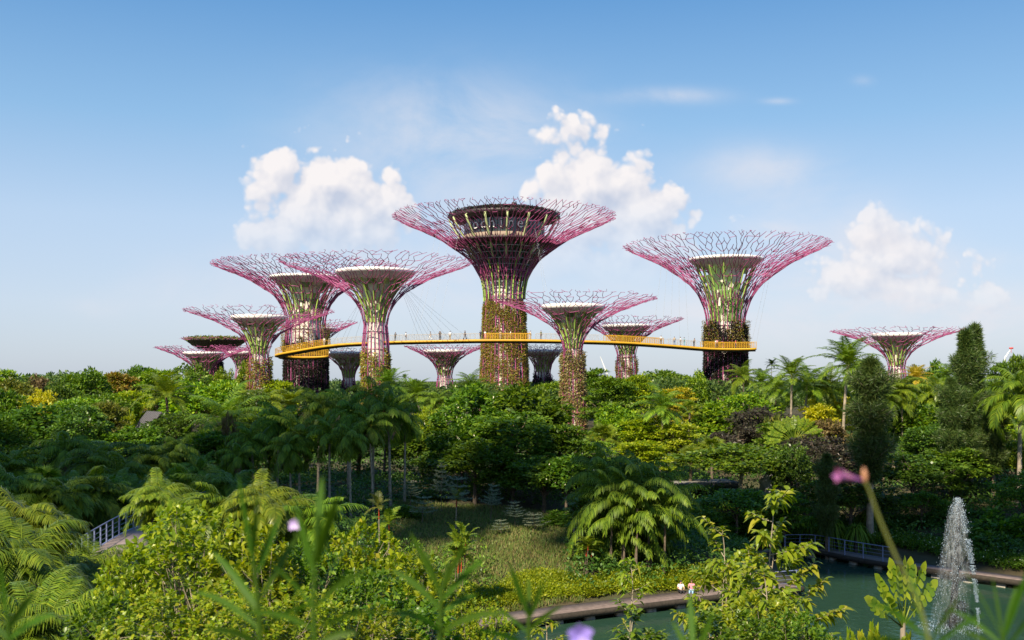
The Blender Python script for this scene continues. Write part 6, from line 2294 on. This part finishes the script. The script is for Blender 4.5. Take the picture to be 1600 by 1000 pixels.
# ------------------------------------------------------------------ people
def skin_mesh(V, E, Rr, sub=1, name='body'):
    me = bpy.data.meshes.new(name)
    me.from_pydata([tuple(v) for v in V], E, [])
    o = bpy.data.objects.new('skin_tmp', me)
    COL.objects.link(o)
    sk = o.modifiers.new('Skin', 'SKIN')
    sk.use_smooth_shade = True
    for i, r in enumerate(Rr):
        me.skin_vertices[0].data[i].radius = (r, r)
    me.skin_vertices[0].data[0].use_root = True
    sb = o.modifiers.new('Sub', 'SUBSURF')
    sb.levels = sub
    bpy.context.view_layer.update()
    out = bpy.data.meshes.new_from_object(o.evaluated_get(bpy.context.evaluated_depsgraph_get()))
    bpy.data.objects.remove(o)
    bpy.data.meshes.remove(me)
    out.name = name
    return out


def figure(pose):
    """1.7 m figure; returns body, shirt, trousers, hair, shoes meshes"""
    J = {'pelvis': (0, 0, .93), 'waist': (0, 0, 1.08), 'chest': (0, 0.0, 1.28), 'neckb': (0, 0, 1.43), 'neck': (0, .0, 1.50), 'head': (0, -.02, 1.60), 'crown': (0, -.015, 1.655), 'nose': (0, -.115, 1.585)}
    arm = {'L': [(.17, 0, 1.40), (.24, .02, 1.13), (.25, -.06, .88), (.25, -.09, .80)], 'R': [(-.17, 0, 1.40), (-.24, .02, 1.13), (-.25, -.06, .88), (-.25, -.09, .80)]}
    leg = {'L': [(.09, 0, .90), (.10, -.02, .49), (.10, .02, .08), (.11, -.13, .03)], 'R': [(-.09, 0, .90), (-.10, -.02, .49), (-.10, .02, .08), (-.11, -.13, .03)]}
    if pose == 'walk':
        leg = {'L': [(.09, 0, .90), (.10, -.20, .52), (.10, -.26, .10), (.11, -.40, .05)], 'R': [(-.09, 0, .90), (-.09, .08, .49), (-.10, .34, .14), (-.11, .24, .04)]}
        arm['L'] = [(.17, 0, 1.40), (.22, .16, 1.16), (.22, .16, .90), (.22, .12, .83)]
        arm['R'] = [(-.17, 0, 1.40), (-.22, -.12, 1.16), (-.2, -.30, .98), (-.2, -.36, .93)]
    if pose == 'photo':
        arm['L'] = [(.17, 0, 1.40), (.25, -.14, 1.22), (.09, -.34, 1.46), (.06, -.38, 1.53)]
        arm['R'] = [(-.17, 0, 1.40), (-.25, -.14, 1.22), (-.09, -.34, 1.46), (-.06, -.38, 1.53)]
    if pose == 'lean':
        for k in ('chest', 'neckb', 'neck', 'head', 'crown', 'nose'):
            x, y, z = J[k]
            J[k] = (x, y - .10 - (z - 1.28) * .3, z - .03)
        arm = {'L': [(.17, -.14, 1.37), (.24, -.22, 1.12), (.16, -.44, 1.12), (.10, -.50, 1.13)], 'R': [(-.17, -.14, 1.37), (-.24, -.22, 1.12), (-.16, -.44, 1.12), (-.10, -.5, 1.13)]}
    if pose == 'sit':
        for k in J:
            x, y, z = J[k]
            J[k] = (x, y - max(0, z - 1) * .15, z - .48)
        arm = {'L': [(.17, -.06, .92), (.25, -.16, .68), (.14, -.38, .62), (.11, -.45, .62)], 'R': [(-.17, -.06, .92), (-.25, -.16, .68), (-.14, -.38, .62), (-.11, -.45, .62)]}
        leg = {'L': [(.09, 0, .44), (.11, -.42, .48), (.11, -.40, .08), (.12, -.55, .03)], 'R': [(-.09, 0, .44), (-.11, -.42, .48), (-.11, -.40, .08), (-.12, -.55, .03)]}
    names = ['pelvis', 'waist', 'chest', 'neckb', 'neck', 'head', 'crown']
    V = [J[n_] for n_ in names] + [J['nose']]
    Rr = [.125, .115, .135, .075, .052, .088, .062, .014]
    E = [(i, i + 1) for i in range(6)] + [(5, 7)]
    for s_ in 'LR':
        b0 = len(V)
        V += arm[s_]
        Rr += [.058, .042, .028, .030]
        E += [(2, b0), (b0, b0 + 1), (b0 + 1, b0 + 2), (b0 + 2, b0 + 3)]
        w_, h_ = np.array(arm[s_][2]), np.array(arm[s_][3])
        d = unit(h_ - w_)
        sd = np.array([0, 1.0, 0]) if abs(d[2]) > .6 else np.array([1.0, 0, 0])
        for f_, ln in ((-1.1, .055), (-.4, .085), (.3, .09), (1.0, .08)):
            q0 = h_ + sd * f_ * .02 + d * .03
            V += [tuple(q0), tuple(q0 + d * ln * .55), tuple(q0 + d * ln + sd * .0 + np.array([0, -.012, 0]))]
            k = len(V) - 3
            Rr += [.010, .009, .008]
            E += [(b0 + 3, k), (k, k + 1), (k + 1, k + 2)]
        k = len(V)
        V += [tuple(h_ - sd * .035 + d * .0), tuple(h_ - sd * .055 + d * .035)]
        Rr += [.011, .009]
        E += [(b0 + 3, k), (k, k + 1)]
    for s_ in 'LR':
        b0 = len(V)
        V += leg[s_]
        Rr += [.092, .062, .042, .032]
        E += [(0, b0), (b0, b0 + 1), (b0 + 1, b0 + 2), (b0 + 2, b0 + 3)]
    body = skin_mesh(V, E, Rr)
    # clothes follow the same joints a little fatter
    V2 = [J['pelvis'], J['waist'], J['chest'], tuple((np.array(J['neckb']) * .8 + np.array(J['chest']) * .2))]
    R2 = [.142, .132, .150, .085]
    E2 = [(0, 1), (1, 2), (2, 3)]
    for s_ in 'LR':
        a_ = [np.array(p_) for p_ in arm[s_]]
        b0 = len(V2)
        V2 += [tuple(a_[0]), tuple(a_[0] * .25 + a_[1] * .75)]
        R2 += [.072, .058]
        E2 += [(2, b0), (b0, b0 + 1)]
    shirt = skin_mesh(V2, E2, R2, name='shirt')
    V3, R3, E3 = [J['pelvis']], [.138], []
    for s_ in 'LR':
        b0 = len(V3)
        V3 += leg[s_][:3]
        R3 += [.104, .074, .056]
        E3 += [(0, b0), (b0, b0 + 1), (b0 + 1, b0 + 2)]
    trou = skin_mesh(V3, E3, R3, name='trousers')
    c = np.array(J['head'])
    hm = MB()
    hv = []
    for i in range(6):
        la = math.pi * (i / 5) * .58
        for j in range(14):
            lo = 2 * math.pi * j / 14
            fr_ = 1.0 if math.sin(lo) > -.5 or i < 3 else .82
            hv.append(c + np.array([.102 * math.sin(la) * math.cos(lo) * fr_, .02 + .112 * math.sin(la) * math.sin(lo) * fr_, .035 + .105 * math.cos(la)]))
    hm.add(hv, [(i * 14 + j, i * 14 + (j + 1) % 14, i * 14 + 14 + (j + 1) % 14, i * 14 + 14 + j) for i in range(5) for j in range(14)])
    hair = hm.mesh('hair', smooth=True)
    sh = MB()
    for s_ in 'LR':
        a_, b_ = np.array(leg[s_][2]), np.array(leg[s_][3])
        sh.tube([a_ + [0, .03, -.03], (a_ + b_) / 2 - [0, 0, .01], b_ + [0, -.01, 0]], [.052, .048, .035], 8)
    return dict(body=body, shirt=shirt, trousers=trou, hair=hair, shoes=sh.mesh('shoes'))


FIG = {p_: figure(p_) for p_ in ('stand', 'walk', 'photo', 'lean', 'sit')}
CL = {}


def cloth(name, col):
    if name not in CL:
        CL[name] = mat('cloth_' + name, col, .85)
    return CL[name]


COLS = {'white': (.75, .74, .72), 'black': (.02, .02, .025), 'blue': (.05, .15, .45), 'navy': (.03, .04, .10), 'red': (.5, .05, .05), 'teal': (.03, .35, .42), 'grey': (.25, .25, .26), 'khaki': (.35, .28, .18), 'olive': (.12, .14, .05), 'denim': (.09, .14, .25), 'pink': (.6, .25, .3), 'lightblue': (.3, .5, .75)}
SKIN = [mat('skin_light', (.55, .33, .23), .55), mat('skin_tan', (.38, .21, .13), .55)]
HAIR = [mat('hair_black', (.012, .01, .01), .5), mat('hair_brown', (.06, .03, .015), .5)]


def person(loc, rz, pose, top, low, label, k=0, group=None, scale=1.0, skirt=False):
    root = empty('person', loc, rz, (scale,) * 3)
    tag(root, label, 'person', group)
    for pn, me in FIG[pose].items():
        o = bpy.data.objects.new(pn, me)
        COL.objects.link(o)
        o.parent = root
        mm = {'body': SKIN[k % 2], 'shirt': cloth(top, COLS[top]), 'trousers': cloth(low, COLS[low]), 'hair': HAIR[k % 2], 'shoes': cloth('black', COLS['black'])}[pn]
        if not me.materials:
            me.materials.append(mm)
        o.material_slots[0].link = 'OBJECT'
        o.material_slots[0].material = mm


WP = [(506, .4, 'stand', 'white', 'grey', 'person in white at the left part of the skyway near the hook'),
      (616, -.5, 'lean', 'black', 'black', 'person in dark clothes at the railing, first right of the orange trunk'),
      (631, .2, 'stand', 'white', 'black', 'person in white top and black trousers, second right of the orange trunk'),
      (670, .3, 'walk', 'grey', 'white', 'person in grey and white midway along the skyway gap'),
      (687, -.5, 'stand', 'black', 'denim', 'person in dark top, front one of a close pair on the skyway'),
      (690, .3, 'photo', 'khaki', 'black', 'person with arms raised, rear one of a close pair on the skyway'),
      (705, .1, 'walk', 'white', 'khaki', 'person in white shirt right of the close pair on the skyway'),
      (723, -.4, 'walk', 'black', 'navy', 'person in black, left of two walkers near the tallest trunk'),
      (729, .2, 'walk', 'grey', 'black', 'person in grey, right of two walkers near the tallest trunk'),
      (753, .3, 'stand', 'navy', 'black', 'person in navy at the left edge of the tallest trunk'),
      (760, -.2, 'walk', 'white', 'pink', 'person in white just inside the yellow railing, left'),
      (783, .2, 'stand', 'khaki', 'grey', 'person in khaki in front of the tallest trunk'),
      (797, -.3, 'stand', 'white', 'khaki', 'person in white in front of the tallest trunk, right of middle'),
      (828, .3, 'photo', 'white', 'grey', 'person in white raising arms right of the tallest trunk'),
      (846, -.4, 'stand', 'olive', 'black', 'person in olive between the tallest trunk and the nearest tower'),
      (1033, .1, 'stand', 'white', 'black', 'person in white top and black trousers right of the small tower'),
      (1055, .3, 'walk', 'khaki', 'denim', 'person in khaki, left one of a pair on the right of the skyway'),
      (1058.5, -.4, 'stand', 'white', 'grey', 'person in white, right one of a pair on the right of the skyway'),
      (1069, .0, 'stand', 'teal', 'teal', 'person dressed in teal on the right part of the skyway'),
      (1082, -.3, 'lean', 'grey', 'black', 'person in dark grey right of the one in teal'),
      (1118, .3, 'stand', 'white', 'denim', 'person in white behind the yellow railing of the big right tower'),
      (1123, -.3, 'walk', 'pink', 'black', 'person in pink behind the yellow railing of the big right tower'),
      (1151, .1, 'stand', 'red', 'navy', 'person in red near the right end of the skyway')]
for k, (x, off_, pose, top, low, lb) in enumerate(WP):
    j = int(np.argmin(np.abs(pxx - x) + (SWP[:, 1] > 213.5) * (x < 520) * 999))
    p_ = SWP[j] + S_SKY[j] * off_
    person((p_[0], p_[1], p_[2] + .56), [0.2, 3.0, 1.7, 4.5, 0.6][k % 5], pose, top, low, lb, k, 'visitors on the skyway')

p_ = W(284, 793, 62)
person((-19.9, 62, 5.22), 3.2, 'walk', 'lightblue', 'denim', 'person in light blue shirt on the path beside the sunlit palms', 1)
person((-20.9, 63, 5.22), 3.0, 'walk', 'white', 'khaki', 'person in white on the path beside the one in light blue', 0)
person((-17.2, 41.5, 4.64), 0.3, 'walk', 'navy', 'black', 'person in dark patterned clothes on the lower path', 0)
person((-18.4, 43.0, 4.66), 0.1, 'walk', 'lightblue', 'white', 'person in pale blue on the lower path behind palm fronds', 1)
bx, by = G(1063, 926, .62)
person((bx, by, .36), .2, 'sit', 'white', 'black', 'person in white sitting at the boardwalk, left of two', 0, None, .85)
person((bx + .75, by + .15, .36), -.3, 'sit', 'pink', 'lightblue', 'person in pink sitting at the boardwalk, right of two', 1, None, .85)
